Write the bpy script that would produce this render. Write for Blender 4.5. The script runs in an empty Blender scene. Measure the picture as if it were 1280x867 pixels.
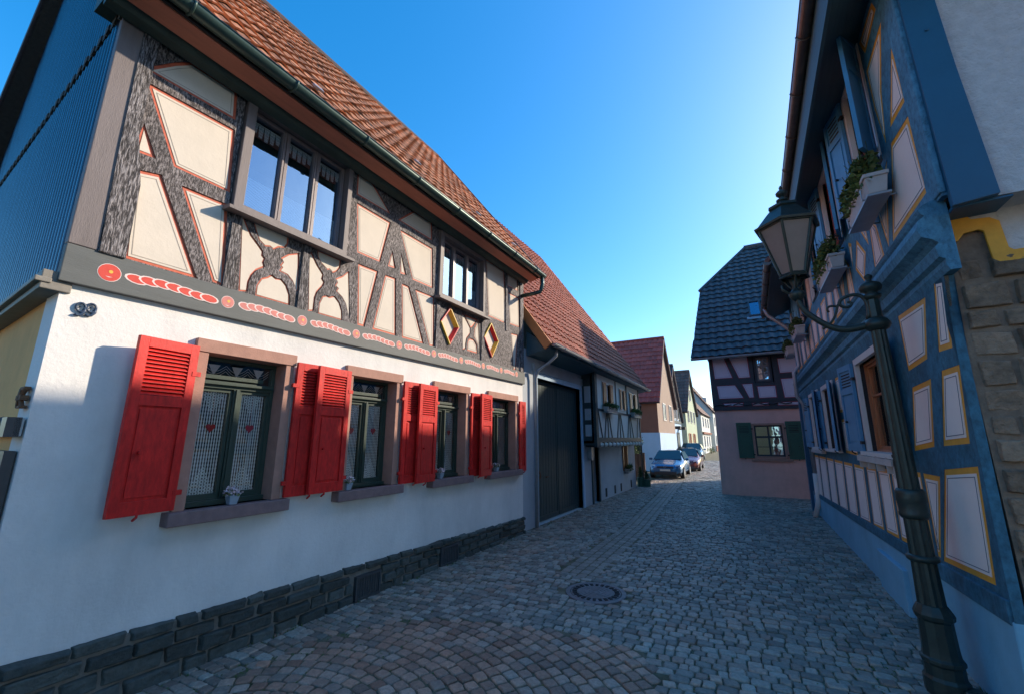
import bpy, bmesh, math, random
from mathutils import Vector, Matrix
from mathutils.geometry import tessellate_polygon
R = math.radians
random.seed(7)
SC = 1.17                      # survey units -> metres
scene = bpy.context.scene
COL = scene.collection

# ------------------------------------------------------------------ camera, sky, sun, exposure
cam_d = bpy.data.cameras.new('camera'); cam = bpy.data.objects.new('camera', cam_d); COL.objects.link(cam)
cam_d.sensor_width = 36; cam_d.lens = 521/1280*36; cam_d.clip_end = 2000; cam_d.clip_start = 0.05
cam.location = (0, 0, 1.7*SC); cam.rotation_euler = (R(90+12.447), 0, R(29.6785))
scene.camera = cam
SUN_EL, SUN_AZ = R(26.4), R(39.5)        # azimuth measured from +Y towards +X
world = bpy.data.worlds.new('World'); scene.world = world; world.use_nodes = True
wn = world.node_tree.nodes; wl = world.node_tree.links
sky = wn.new('ShaderNodeTexSky'); sky.sky_type = 'NISHITA'; sky.sun_disc = False
sky.sun_elevation = SUN_EL; sky.sun_rotation = SUN_AZ; sky.altitude = 300; sky.air_density = 1.0; sky.dust_density = 1.0; sky.ozone_density = 3.0
hs = wn.new('ShaderNodeHueSaturation'); hs.inputs['Saturation'].default_value = 1.55
gm = wn.new('ShaderNodeGamma'); gm.inputs['Gamma'].default_value = 0.8
wl.new(sky.outputs[0], gm.inputs[0]); wl.new(gm.outputs[0], hs.inputs['Color']); wl.new(hs.outputs[0], wn['Background'].inputs[0]); wn['Background'].inputs[1].default_value = 0.15
sd = bpy.data.lights.new('sun', 'SUN'); sd.energy = 2.2; sd.angle = R(0.9); sd.color = (1, .86, .68)
sun = bpy.data.objects.new('sun', sd); COL.objects.link(sun)
sdir = Vector((math.sin(SUN_AZ)*math.cos(SUN_EL), math.cos(SUN_AZ)*math.cos(SUN_EL), math.sin(SUN_EL)))
sun.rotation_euler = sdir.to_track_quat('Z', 'Y').to_euler(); sun.location = (20, 20, 30)
scene.view_settings.view_transform = 'Standard'; scene.view_settings.look = 'None'
scene.view_settings.exposure = 1.54; scene.view_settings.gamma = 1
scene.render.resolution_x = 1024; scene.render.resolution_y = 693
scene.render.engine = 'CYCLES'
scene.cycles.max_bounces = 6

# ------------------------------------------------------------------ materials
def mat(name, col, rough=.85, var=.18, vscale=3.0, bump=.25, bscale=40, stretch=(1,1,1), metallic=0, col2=None, rnd=0,
        kind='noise', spec=.5, dirt=0, dist=.01):
    m = bpy.data.materials.new(name); m.use_nodes = True
    nt = m.node_tree; n = nt.nodes; l = nt.links; b = n['Principled BSDF']
    b.inputs['Roughness'].default_value = rough; b.inputs['Metallic'].default_value = metallic
    b.inputs['Specular IOR Level'].default_value = spec
    tc = n.new('ShaderNodeTexCoord'); mp = n.new('ShaderNodeMapping'); mp.inputs['Scale'].default_value = stretch
    l.new(tc.outputs['Object'], mp.inputs[0])
    nz = n.new('ShaderNodeTexNoise'); nz.inputs['Scale'].default_value = vscale; nz.inputs['Detail'].default_value = 6
    nz.inputs['Roughness'].default_value = .62; l.new(mp.outputs[0], nz.inputs[0])
    rp = n.new('ShaderNodeMapRange'); rp.inputs[1].default_value = .28; rp.inputs[2].default_value = .72
    l.new(nz.outputs[0], rp.inputs[0])
    mx = n.new('ShaderNodeMix'); mx.data_type = 'RGBA'; l.new(rp.outputs[0], mx.inputs[0])
    c2 = col2 or tuple(min(1, c*(1+var)) for c in col)
    mx.inputs[6].default_value = tuple(c*(1-var) for c in col)+(1,); mx.inputs[7].default_value = tuple(c2)+(1,)
    out = mx.outputs[2]
    if rnd:
        at = n.new('ShaderNodeAttribute'); at.attribute_name = 'rnd'
        rr = n.new('ShaderNodeMapRange'); rr.inputs[3].default_value = 1-rnd; rr.inputs[4].default_value = 1+rnd
        l.new(at.outputs['Fac'], rr.inputs[0])
        m2 = n.new('ShaderNodeMix'); m2.data_type = 'RGBA'; m2.blend_type = 'MULTIPLY'; m2.inputs[0].default_value = 1
        l.new(out, m2.inputs[6]); l.new(rr.outputs[0], m2.inputs[7]); out = m2.outputs[2]
    if dirt:
        n3 = n.new('ShaderNodeTexNoise'); n3.inputs['Scale'].default_value = 1.1; n3.inputs['Detail'].default_value = 9; n3.inputs['Roughness'].default_value = .7
        mp3 = n.new('ShaderNodeMapping'); mp3.inputs['Scale'].default_value = (1, 1, .45); l.new(tc.outputs['Object'], mp3.inputs[0]); l.new(mp3.outputs[0], n3.inputs[0])
        r3 = n.new('ShaderNodeMapRange'); r3.inputs[1].default_value = .42; r3.inputs[2].default_value = .78; r3.inputs[3].default_value = 1; r3.inputs[4].default_value = 1-dirt
        l.new(n3.outputs[0], r3.inputs[0])
        m3 = n.new('ShaderNodeMix'); m3.data_type = 'RGBA'; m3.blend_type = 'MULTIPLY'; m3.inputs[0].default_value = 1
        l.new(out, m3.inputs[6]); l.new(r3.outputs[0], m3.inputs[7]); out = m3.outputs[2]
    l.new(out, b.inputs['Base Color'])
    if bump:
        bp = n.new('ShaderNodeBump'); bp.inputs['Strength'].default_value = bump; bp.inputs['Distance'].default_value = dist
        if kind == 'noise':
            t = n.new('ShaderNodeTexNoise'); t.inputs['Detail'].default_value = 8; t.inputs['Roughness'].default_value = .65; o = t.outputs[0]
        else:
            t = n.new('ShaderNodeTexVoronoi'); t.feature = 'F1'; o = t.outputs[0]
        t.inputs['Scale'].default_value = bscale; l.new(mp.outputs[0], t.inputs[0]); l.new(o, bp.inputs['Height'])
        l.new(bp.outputs[0], b.inputs['Normal'])
    return m

def rough_timber(name, dark, light, stretch=(38, 38, 11), sc=2.1, bump=.9, distort=.35, crack=.22):
    m = bpy.data.materials.new(name); m.use_nodes = True
    nt = m.node_tree; n = nt.nodes; l = nt.links; b = n['Principled BSDF']; b.inputs['Roughness'].default_value = .75
    tc = n.new('ShaderNodeTexCoord'); mp = n.new('ShaderNodeMapping'); mp.inputs['Scale'].default_value = stretch
    l.new(tc.outputs['Object'], mp.inputs[0])
    v = n.new('ShaderNodeTexNoise'); v.inputs['Scale'].default_value = sc; v.inputs['Detail'].default_value = 5; v.inputs['Roughness'].default_value = .7; v.inputs['Distortion'].default_value = distort
    l.new(mp.outputs[0], v.inputs[0])
    cr = n.new('ShaderNodeValToRGB'); e = cr.color_ramp.elements
    e[0].position = .40 if crack < .4 else .30; e[0].color = tuple(c*crack for c in dark)+(1,); e[1].position = .62; e[1].color = tuple(light)+(1,)
    k = e.new(.48); k.color = tuple(dark)+(1,)
    l.new(v.outputs[0], cr.inputs[0])
    big = n.new('ShaderNodeTexNoise'); big.inputs['Scale'].default_value = 2.2; l.new(tc.outputs['Object'], big.inputs[0])
    rr = n.new('ShaderNodeMapRange'); rr.inputs[1].default_value = .3; rr.inputs[2].default_value = .7; rr.inputs[3].default_value = .7; rr.inputs[4].default_value = 1.2
    l.new(big.outputs[0], rr.inputs[0])
    mx = n.new('ShaderNodeMix'); mx.data_type = 'RGBA'; mx.blend_type = 'MULTIPLY'; mx.inputs[0].default_value = 1
    l.new(cr.outputs[0], mx.inputs[6]); l.new(rr.outputs[0], mx.inputs[7]); l.new(mx.outputs[2], b.inputs['Base Color'])
    bp = n.new('ShaderNodeBump'); bp.inputs['Strength'].default_value = bump; bp.inputs['Distance'].default_value = .015
    l.new(v.outputs[0], bp.inputs['Height']); l.new(bp.outputs[0], b.inputs['Normal'])
    return m

def glass_mat(name, tint=(.96, .97, .98), base=.09, gl=(1,1,1)):
    m = bpy.data.materials.new(name); m.use_nodes = True
    nt = m.node_tree; n = nt.nodes; l = nt.links; n.remove(n['Principled BSDF'])
    o = n['Material Output']; t = n.new('ShaderNodeBsdfTransparent'); t.inputs[0].default_value = tint+(1,)
    g = n.new('ShaderNodeBsdfGlossy'); g.inputs['Roughness'].default_value = .02; g.inputs['Color'].default_value = gl+(1,)
    nz = n.new('ShaderNodeTexNoise'); nz.inputs['Scale'].default_value = 2.5; tc = n.new('ShaderNodeTexCoord'); l.new(tc.outputs['Object'], nz.inputs[0])
    bp = n.new('ShaderNodeBump'); bp.inputs['Strength'].default_value = .05; bp.inputs['Distance'].default_value = .05; l.new(nz.outputs[0], bp.inputs['Height']); l.new(bp.outputs[0], g.inputs['Normal'])
    f = n.new('ShaderNodeFresnel'); f.inputs[0].default_value = 1.6
    a = n.new('ShaderNodeMath'); a.operation = 'ADD'; a.use_clamp = True; a.inputs[1].default_value = base; l.new(f.outputs[0], a.inputs[0])
    mx = n.new('ShaderNodeMixShader'); l.new(a.outputs[0], mx.inputs[0]); l.new(t.outputs[0], mx.inputs[1]); l.new(g.outputs[0], mx.inputs[2])
    l.new(mx.outputs[0], o.inputs[0]); return m

def lace_mat(name, sx, sz, thr, col=(.88, .89, .88), mode='stripe'):
    m = bpy.data.materials.new(name); m.use_nodes = True
    nt = m.node_tree; n = nt.nodes; l = nt.links; b = n['Principled BSDF']; b.inputs['Base Color'].default_value = col+(1,); b.inputs['Roughness'].default_value = .9
    tc = n.new('ShaderNodeTexCoord'); sp = n.new('ShaderNodeSeparateXYZ'); l.new(tc.outputs['Object'], sp.inputs[0])
    def sn(axis, k):
        a = n.new('ShaderNodeMath'); a.operation = 'MULTIPLY'; a.inputs[1].default_value = k; l.new(sp.outputs[axis], a.inputs[0])
        s = n.new('ShaderNodeMath'); s.operation = 'SINE'; l.new(a.outputs[0], s.inputs[0]); return s
    s1 = sn(1, sx); s2 = sn(2, sz)
    c = n.new('ShaderNodeMath'); c.operation = 'MULTIPLY' if mode == 'net' else 'ADD'
    l.new(s1.outputs[0], c.inputs[0]); l.new(s2.outputs[0], c.inputs[1])
    if mode == 'stripe':
        q = n.new('ShaderNodeMath'); q.operation = 'MULTIPLY'; q.inputs[1].default_value = .35; l.new(s2.outputs[0], q.inputs[0]); l.new(q.outputs[0], c.inputs[1])
    g = n.new('ShaderNodeMath'); g.operation = 'GREATER_THAN'; g.inputs[1].default_value = thr; l.new(c.outputs[0], g.inputs[0])
    l.new(g.outputs[0], b.inputs['Alpha']); return m

def leaf_mat(name, col):
    return mat(name, col, rough=.6, var=.5, vscale=30, bump=0)

M = {}
M['plaster'] = mat('white_plaster', (.76, .735, .70), .9, .06, 1.5, .4, 26, dirt=.25, dist=.012)
M['cream'] = mat('cream_infill', (.68, .60, .50), .9, .05, 3, .2, 30, dirt=.08)
M['red_line'] = mat('rust_red_paint', (.55, .11, .05), .6, .2, 20, .1, 50)
M['grey_line'] = mat('grey_line_paint', (.42, .36, .30), .8, .2, 20, 0)
M['timber'] = rough_timber('rough_hewn_timber', (.085, .070, .070), (.31, .275, .27))
M['timber_post'] = rough_timber('weathered_post', (.07, .06, .062), (.36, .33, .33), (42, 42, 6), 1.9, 1.2)
M['board'] = mat('smooth_brown_board', (.165, .135, .13), .6, .15, 3, .3, 30, (4, 4, .6))
M['band'] = mat('dark_grey_band', (.105, .112, .108), .65, .12, 3, .2, 30, (1, .5, 3))
M['garland'] = mat('garland_red', (.62, .05, .03), .6, .1, 20, 0)
M['garland_faded'] = mat('garland_faded_red', (.60, .20, .17), .7, .15, 20, 0)
M['garland_white'] = mat('garland_white', (.75, .62, .58), .7, .1, 20, 0)
M['yellow'] = mat('yellow_paint', (.72, .45, .05), .5, .1, 20, .1, 40)
M['bright_red'] = mat('bright_red_paint', (.60, .03, .03), .5, .1, 20, .1, 40)
M['beam_green'] = mat('dark_green_moulding', (.035, .055, .045), .6, .2, 6, .3, 30)
M['soffit'] = mat('rust_soffit_board', (.52, .17, .10), .6, .12, 5, .2, 30, (4, .5, 4))
M['gutter_green'] = mat('green_painted_gutter', (.045, .085, .075), .35, .15, 8, .05, 30, metallic=.3)
M['shutter'] = mat('red_shutter_paint', (.62, .022, .018), .48, .30, 9, .25, 35, (3,3,1), spec=.35, dirt=.3)
M['iron'] = mat('black_iron', (.03, .028, .03), .5, .2, 20, .2, 60, metallic=.5)
M['sandstone'] = mat('sandstone', (.40, .215, .16), .85, .14, 9, .3, 70)
M['sill_stone'] = mat('purple_sill_stone', (.22, .14, .135), .8, .18, 12, .35, 70)
M['sash_green'] = mat('dark_green_sash', (.028, .048, .036), .45, .12, 8, .1, 40)
M['sash_brown'] = mat('brown_window_frame', (.19, .15, .15), .4, .12, 8, .1, 40)
M['sash_trim'] = mat('dark_sash', (.045, .045, .05), .4, .12, 8, 0)
M['glass'] = glass_mat('window_glass')
M['glass_sky'] = glass_mat('sky_tinted_glass', (.9, .95, 1), .30, (.50, .76, 1.0))  # blue of the sky reflection is put into the glossy tint
M['lace'] = lace_mat('lace_stripes', 260, 160, -.15)
M['net'] = lace_mat('lace_net', 210, 210, .02, mode='net')
M['lace_fine'] = lace_mat('lace_fine', 330, 300, -.25, (.80, .82, .82), mode='net')
M['heart'] = mat('red_felt', (.55, .03, .03), .9, .1, 30, 0)
M['basalt'] = mat('basalt_block', (.07, .08, .072), .85, .35, 14, .9, 30, rnd=.35, dist=.02)
M['mortar'] = mat('mortar', (.20, .18, .155), .95, .2, 20, .5, 60)
M['quoin_mortar'] = mat('quoin_mortar', (.20, .15, .11), .95, .3, 12, .8, 50)
M['vent'] = mat('iron_vent', (.09, .095, .10), .5, .15, 20, .2, 80, metallic=.5)
M['number'] = mat('number_blue', (.03, .055, .10), .4, .1, 20, 0)
M['clad'] = mat('corrugated_cladding', (.022, .028, .045), .24, .2, 6, .08, 20, (3, 3, .5), metallic=.6)
M['clad_trim'] = mat('weathered_trim', (.035, .03, .025), .8, .3, 20, .6, 40)
M['ochre'] = mat('ochre_plaster', (.78, .40, .13), .9, .12, 2, .3, 30, dirt=.2)
M['ledge'] = mat('grey_ledge', (.20, .18, .15), .6, .2, 8, .2, 30)
M['rust'] = mat('rusty_iron', (.17, .075, .035), .8, .4, 20, .6, 50)
M['tile_red'] = mat('orange_clay_tile', (.50, .205, .095), .8, .25, 9, .4, 40, rnd=.42, dirt=.35)
M['tile_red2'] = mat('red_clay_tile', (.40, .12, .065), .7, .2, 9, .35, 40, rnd=.25, dirt=.15)
M['tile_dark'] = mat('anthracite_tile', (.05, .055, .06), .5, .2, 9, .3, 40, rnd=.25)
M['tile_brown'] = mat('brown_roof_tile', (.16, .075, .055), .75, .2, 9, .3, 40, rnd=.25)
M['tile_crimson'] = mat('crimson_roof_tile', (.42, .075, .055), .7, .2, 9, .3, 40, rnd=.18)
M['ridge'] = mat('ridge_edge', (.06, .045, .05), .7, .2, 9, .3, 40)
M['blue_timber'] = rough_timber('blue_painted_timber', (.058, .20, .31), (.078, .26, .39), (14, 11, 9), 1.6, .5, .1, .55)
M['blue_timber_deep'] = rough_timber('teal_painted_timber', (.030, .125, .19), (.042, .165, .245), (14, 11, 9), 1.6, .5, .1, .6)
M['blue_board'] = mat('deep_blue_board', (.012, .095, .18), .5, .1, 2, .15, 30)
M['blue_paint'] = mat('blue_shutter_paint', (.06, .23, .40), .42, .12, 5, .12, 35)
M['blue_dark'] = mat('dark_blue_soffit', (.045, .10, .125), .6, .15, 4, .2, 30, (6, .4, 6))
M['blue_light'] = mat('light_blue_plinth', (.19, .42, .56), .9, .1, 2.2, .45, 24, dirt=.2)
M['orange_line'] = mat('orange_trim_paint', (.72, .33, .03), .6, .12, 12, .15, 40)
M['infill_pink'] = mat('pale_pink_infill', (.82, .72, .66), .9, .04, 3, .2, 30, dirt=.06)
M['dark_line'] = mat('dark_line_paint', (.12, .14, .18), .8, .1, 20, 0)
M['render'] = mat('grey_roughcast', (.60, .58, .58), .95, .12, 12, 1.0, 26, dist=.03)
M['quoin'] = mat('brown_quoin_stone', (.22, .155, .105), .9, .5, 9, 1.0, 22, rnd=.4, dist=.03)
M['copper'] = mat('aged_gutter_metal', (.16, .12, .105), .38, .25, 7, .05, 30, metallic=.6)
M['zinc'] = mat('zinc_pipe', (.33, .35, .37), .45, .12, 8, .05, 30, metallic=.4)
M['oak'] = mat('orange_brown_window_wood', (.36, .13, .05), .45, .2, 5, .15, 40, (8, 8, 1))
M['red_wood'] = mat('red_window_wood', (.30, .06, .045), .45, .2, 5, .15, 40)
M['white_wood'] = mat('white_window_wood', (.60, .57, .54), .5, .06, 5, .1, 40)
M['planter'] = mat('pale_plastic_planter', (.50, .46, .43), .6, .12, 8, .1, 30, dirt=.15)
M['leaf'] = leaf_mat('box_plant_leaf', (.06, .10, .03)); M['leaf2'] = leaf_mat('pale_leaf', (.13, .19, .05))
M['flower'] = mat('white_pink_petal', (.70, .55, .58), .8, .25, 40, 0)
M['pot'] = mat('grey_blue_pot', (.30, .36, .42), .6, .1, 20, .1, 40)
M['lamp_iron'] = mat('dark_green_cast_iron', (.030, .045, .040), .42, .25, 12, .25, 45, metallic=.35)
M['gate'] = mat('dark_teal_gate', (.020, .046, .048), .55, .2, 4, .3, 30, (14, 14, .5))
M['grey_wall'] = mat('grey_blue_render', (.42, .45, .48), .9, .08, 2, .3, 30, dirt=.15)
M['dark_beam'] = mat('dark_teal_beam', (.022, .045, .050), .6, .2, 5, .3, 30)
M['pink'] = mat('pink_render', (.78, .43, .36), .92, .08, 2.5, .35, 26, dirt=.22)
M['pink_beam'] = mat('blackish_beam', (.030, .032, .042), .6, .2, 6, .4, 30)
M['lilac'] = mat('lilac_infill', (.60, .52, .60), .9, .05, 3, .1, 30)
M['crimson_line'] = mat('crimson_line', (.30, .03, .06), .6, .1, 20, 0)
M['green_shutter'] = mat('dark_green_shutter', (.015, .085, .055), .45, .15, 6, .15, 35)
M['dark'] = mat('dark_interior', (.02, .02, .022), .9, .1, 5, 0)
M['iron_cover'] = mat('cast_iron_cover', (.19, .18, .185), .5, .2, 20, .5, 90, metallic=.4)
M['house_white'] = mat('far_white_render', (.66, .66, .60), .9, .05, 3, .1, 20, dirt=.1)
M['house_green'] = mat('far_pale_green_render', (.42, .47, .33), .9, .05, 3, .1, 20, dirt=.1)
M['house_blue'] = mat('far_blue_render', (.42, .55, .68), .9, .05, 3, .1, 20, dirt=.1)
M['house_lilac'] = mat('far_lilac_render', (.50, .42, .55), .9, .05, 3, .1, 20, dirt=.1)
M['house_brick'] = mat('far_brown_render', (.24, .10, .065), .9, .08, 3, .1, 20, dirt=.1)
M['house_tan'] = mat('far_tan_render', (.30, .22, .17), .9, .06, 3, .1, 20, dirt=.1)
M['soil'] = mat('moss_joint', (.08, .095, .035), .95, .5, 4, .6, 40, col2=(.22, .19, .13))
M['fence_wood'] = mat('brown_fence_wood', (.12, .06, .04), .8, .2, 6, .3, 30)

def cobble_mat():
    m = bpy.data.materials.new('basalt_cobble'); m.use_nodes = True
    nt = m.node_tree; n = nt.nodes; l = nt.links; b = n['Principled BSDF']
    a = n.new('ShaderNodeAttribute'); a.attribute_name = 'rnd'
    h = n.new('ShaderNodeAttribute'); h.attribute_name = 'hue'
    cr = n.new('ShaderNodeValToRGB'); e = cr.color_ramp.elements
    e[0].position = 0; e[0].color = (.145, .145, .125, 1); e[1].position = 1; e[1].color = (.37, .355, .30, 1)
    l.new(a.outputs['Fac'], cr.inputs[0])
    cb = n.new('ShaderNodeValToRGB'); e = cb.color_ramp.elements
    e[0].position = 0; e[0].color = (.25, .135, .09, 1); e[1].position = 1; e[1].color = (.50, .29, .195, 1)
    l.new(a.outputs['Fac'], cb.inputs[0])
    mx = n.new('ShaderNodeMix'); mx.data_type = 'RGBA'; l.new(h.outputs['Fac'], mx.inputs[0]); l.new(cr.outputs[0], mx.inputs[6]); l.new(cb.outputs[0], mx.inputs[7])
    tc = n.new('ShaderNodeTexCoord'); nz = n.new('ShaderNodeTexNoise'); nz.inputs['Scale'].default_value = 28; nz.inputs['Detail'].default_value = 7; nz.inputs['Roughness'].default_value = .7
    l.new(tc.outputs['Object'], nz.inputs[0])
    rr = n.new('ShaderNodeMapRange'); rr.inputs[1].default_value = .3; rr.inputs[2].default_value = .7; rr.inputs[3].default_value = .62; rr.inputs[4].default_value = 1.3; l.new(nz.outputs[0], rr.inputs[0])
    m2 = n.new('ShaderNodeMix'); m2.data_type = 'RGBA'; m2.blend_type = 'MULTIPLY'; m2.inputs[0].default_value = 1; l.new(mx.outputs[2], m2.inputs[6]); l.new(rr.outputs[0], m2.inputs[7])
    l.new(m2.outputs[2], b.inputs['Base Color'])
    b.inputs['Roughness'].default_value = .5
    r2 = n.new('ShaderNodeMapRange'); r2.inputs[3].default_value = .42; r2.inputs[4].default_value = .72; l.new(nz.outputs[0], r2.inputs[0]); l.new(r2.outputs[0], b.inputs['Roughness'])
    bp = n.new('ShaderNodeBump'); bp.inputs['Strength'].default_value = .7; bp.inputs['Distance'].default_value = .012; l.new(nz.outputs[0], bp.inputs['Height']); l.new(bp.outputs[0], b.inputs['Normal'])
    return m
M['cobble'] = cobble_mat()

# ------------------------------------------------------------------ mesh helpers
class Frame:
    def __init__(s, O, U, V, N): s.O, s.U, s.V, s.N = Vector(O), Vector(U), Vector(V), Vector(N)
    def __call__(s, u, v, d=0): return s.O + s.U*u + s.V*v + s.N*d
WF = Frame((0,0,0), (1,0,0), (0,1,0), (0,0,1))      # u=x v=y d=z

def area2(p): return sum(p[i][0]*p[(i+1) % len(p)][1]-p[(i+1) % len(p)][0]*p[i][1] for i in range(len(p)))
def inset(poly, t):
    n = len(poly); s = 1 if area2(poly) > 0 else -1; out = []
    for i in range(n):
        a, b, c = Vector(poly[i-1]), Vector(poly[i]), Vector(poly[(i+1) % n])
        e1 = (b-a); e2 = (c-b)
        if e1.length < 1e-6 or e2.length < 1e-6: out.append(tuple(b)); continue
        e1.normalize(); e2.normalize()
        n1 = Vector((-e1.y, e1.x))*s; n2 = Vector((-e2.y, e2.x))*s
        k = n1+n2
        if k.length < .2: k = n1.copy(); L = t
        else: L = t/max(.45, k.length/2); k.normalize()
        out.append(tuple(b+k*L))
    return out

class MB:
    def __init__(s): s.v = []; s.f = []; s.m = []; s.r = []; s.h = []
    def add(s, vs, fs, m=0, r=None, h=0):
        o = len(s.v); s.v += [Vector(p) for p in vs]; r = random.random() if r is None else r
        for f in fs: s.f.append([o+i for i in f]); s.m.append(m); s.r.append(r); s.h.append(h)
    def hexa(s, p, m=0, r=None):   # 8 points: bottom 4, top 4
        s.add(p, [(0,3,2,1),(4,5,6,7),(0,1,5,4),(1,2,6,5),(2,3,7,6),(3,0,4,7)], m, r)
    def box(s, F, u0, u1, v0, v1, d0, d1, m=0, r=None):
        s.hexa([F(u0,v0,d0),F(u1,v0,d0),F(u1,v1,d0),F(u0,v1,d0),F(u0,v0,d1),F(u1,v0,d1),F(u1,v1,d1),F(u0,v1,d1)], m, r); return s
    def prism(s, F, poly, d0, d1, m=0, r=None):
        n = len(poly); vs = [F(a,b,d0) for a,b in poly]+[F(a,b,d1) for a,b in poly]
        tr = tessellate_polygon([[Vector((a,b,0)) for a,b in poly]])
        fs = [tuple(t) for t in tr]+[tuple(i+n for i in t) for t in tr]+[(i,(i+1)%n,(i+1)%n+n,i+n) for i in range(n)]
        s.add(vs, fs, m, r); return s
    def slab(s, F, outer, holes, d0, d1, m=0):
        loops = [outer]+holes; flat = [p for l in loops for p in l]; n = len(flat)
        tr = tessellate_polygon([[Vector((a,b,0)) for a,b in l] for l in loops])
        vs = [F(a,b,d0) for a,b in flat]+[F(a,b,d1) for a,b in flat]
        fs = [tuple(t) for t in tr]+[tuple(i+n for i in t) for t in tr]; o = 0
        for l in loops:
            k = len(l); fs += [(o+i,o+(i+1)%k,o+(i+1)%k+n,o+i+n) for i in range(k)]; o += k
        s.add(vs, fs, m, .5); return s
    def ring(s, F, outer, inner, d0, d1, m=0):
        n = len(outer); vs = []
        for d in (d0, d1): vs += [F(a,b,d) for a,b in outer]+[F(a,b,d) for a,b in inner]
        fs = []
        for i in range(n):
            j = (i+1) % n; fs += [(i,j,n+j,n+i),(2*n+i,2*n+j,3*n+j,3*n+i),(i,j,2*n+j,2*n+i),(n+i,n+j,3*n+j,3*n+i)]
        s.add(vs, fs, m, .5); return s
    def tube(s, path, r, seg=8, m=0, cap=True, flat=1.0):
        P = [Vector(p) for p in path]; n = len(P); rs = r if isinstance(r, (list,tuple)) else [r]*n
        T = [(P[min(i+1,n-1)]-P[max(i-1,0)]).normalized() for i in range(n)]
        up = Vector((0,0,1)) if abs(T[0].z) < .9 else Vector((1,0,0)); vs = []
        a = T[0].cross(up).normalized()
        for i in range(n):
            a = (a-T[i]*a.dot(T[i])).normalized(); b = T[i].cross(a)
            for k in range(seg):
                th = 2*math.pi*k/seg; vs.append(P[i]+(a*math.cos(th)+b*math.sin(th)*flat)*rs[i])
        fs = [(i*seg+k,i*seg+(k+1)%seg,(i+1)*seg+(k+1)%seg,(i+1)*seg+k) for i in range(n-1) for k in range(seg)]
        if cap: fs += [tuple(range(seg))[::-1], tuple((n-1)*seg+k for k in range(seg))]
        s.add(vs, fs, m); return s
    def lathe(s, c, prof, seg=20, m=0, flute=0, ang=0):
        c = Vector(c); vs = []; n = len(prof)
        for r, z in prof:
            for k in range(seg):
                th = 2*math.pi*k/seg+ang; q = r*(1-flute*(k % 2)) if flute else r
                vs.append(c+Vector((q*math.cos(th), q*math.sin(th), z)))
        fs = [(i*seg+k,i*seg+(k+1)%seg,(i+1)*seg+(k+1)%seg,(i+1)*seg+k) for i in range(n-1) for k in range(seg)]
        fs += [tuple(range(seg))[::-1], tuple((n-1)*seg+k for k in range(seg))]
        s.add(vs, fs, m); return s
    def build(s, name, mats, parent=None, smooth=False, bevel=0, recalc=True, subdiv=0, displace=0):
        me = bpy.data.meshes.new(name); W = Vector((0,0,0)); p = parent
        while p: W += p.location; p = p.parent
        me.from_pydata([tuple(v*SC-W) for v in s.v], [], s.f)
        if not isinstance(mats, (list,tuple)): mats = [mats]
        for x in mats: me.materials.append(x if not isinstance(x, str) else M[x])
        me.polygons.foreach_set('material_index', s.m)
        a = me.attributes.new('rnd', 'FLOAT', 'FACE'); a.data.foreach_set('value', s.r)
        a = me.attributes.new('hue', 'FLOAT', 'FACE'); a.data.foreach_set('value', s.h)
        if recalc:
            bm = bmesh.new(); bm.from_mesh(me); bmesh.ops.recalc_face_normals(bm, faces=bm.faces); bm.to_mesh(me); bm.free()
        if smooth: me.polygons.foreach_set('use_smooth', [True]*len(me.polygons))
        o = bpy.data.objects.new(name, me); COL.objects.link(o); o.parent = parent
        if bevel:
            b = o.modifiers.new('bevel', 'BEVEL'); b.width = bevel*SC; b.segments = 2; b.limit_method = 'ANGLE'; b.angle_limit = R(40)
        if displace:
            q = o.modifiers.new('facets', 'SUBSURF'); q.subdivision_type = 'SIMPLE'; q.levels = q.render_levels = 3
            tx = bpy.data.textures.get('rock') or bpy.data.textures.new('rock', 'CLOUDS'); tx.noise_scale = .06; tx.noise_depth = 4
            dm = o.modifiers.new('rough', 'DISPLACE'); dm.texture = tx; dm.strength = displace; dm.mid_level = .5; dm.texture_coords = 'GLOBAL'
        if subdiv:
            b = o.modifiers.new('subdiv', 'SUBSURF'); b.levels = b.render_levels = subdiv
        return o

def tag(o, label, cat, group=None):
    o['label'] = label; o['category'] = cat
    if group: o['group'] = group
    return o
def thing(name, label, cat, loc, group=None):
    o = bpy.data.objects.new(name, None); COL.objects.link(o); o.location = Vector(loc)*SC; o.empty_display_size = .3
    return tag(o, label, cat, group)
def struct(o): o['kind'] = 'structure'; return o
def rect(u0, u1, v0, v1): return [(u0,v0),(u1,v0),(u1,v1),(u0,v1)]

def panel(F, house, poly, d, w=.022, mats=('cream','red_line','grey_line'), line=.018, thick=.02):
    """infill field: coloured edge, field, thin inner line"""
    b = MB(); inn = inset(poly, w)
    b.prism(F, poly, d-thick, d, 1)
    b.prism(F, inn, d-.004, d+.004, 0)
    xs = [p[0] for p in poly]; ys = [p[1] for p in poly]
    if line and min(max(xs)-min(xs), max(ys)-min(ys)) > .16 and len(poly) < 8:
        l1 = inset(poly, w+line); l2 = inset(poly, w+line+.005); b.ring(F, l1, l2, d+.003, d+.006, 2)
    return b.build('infill_panel', list(mats), house)

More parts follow.
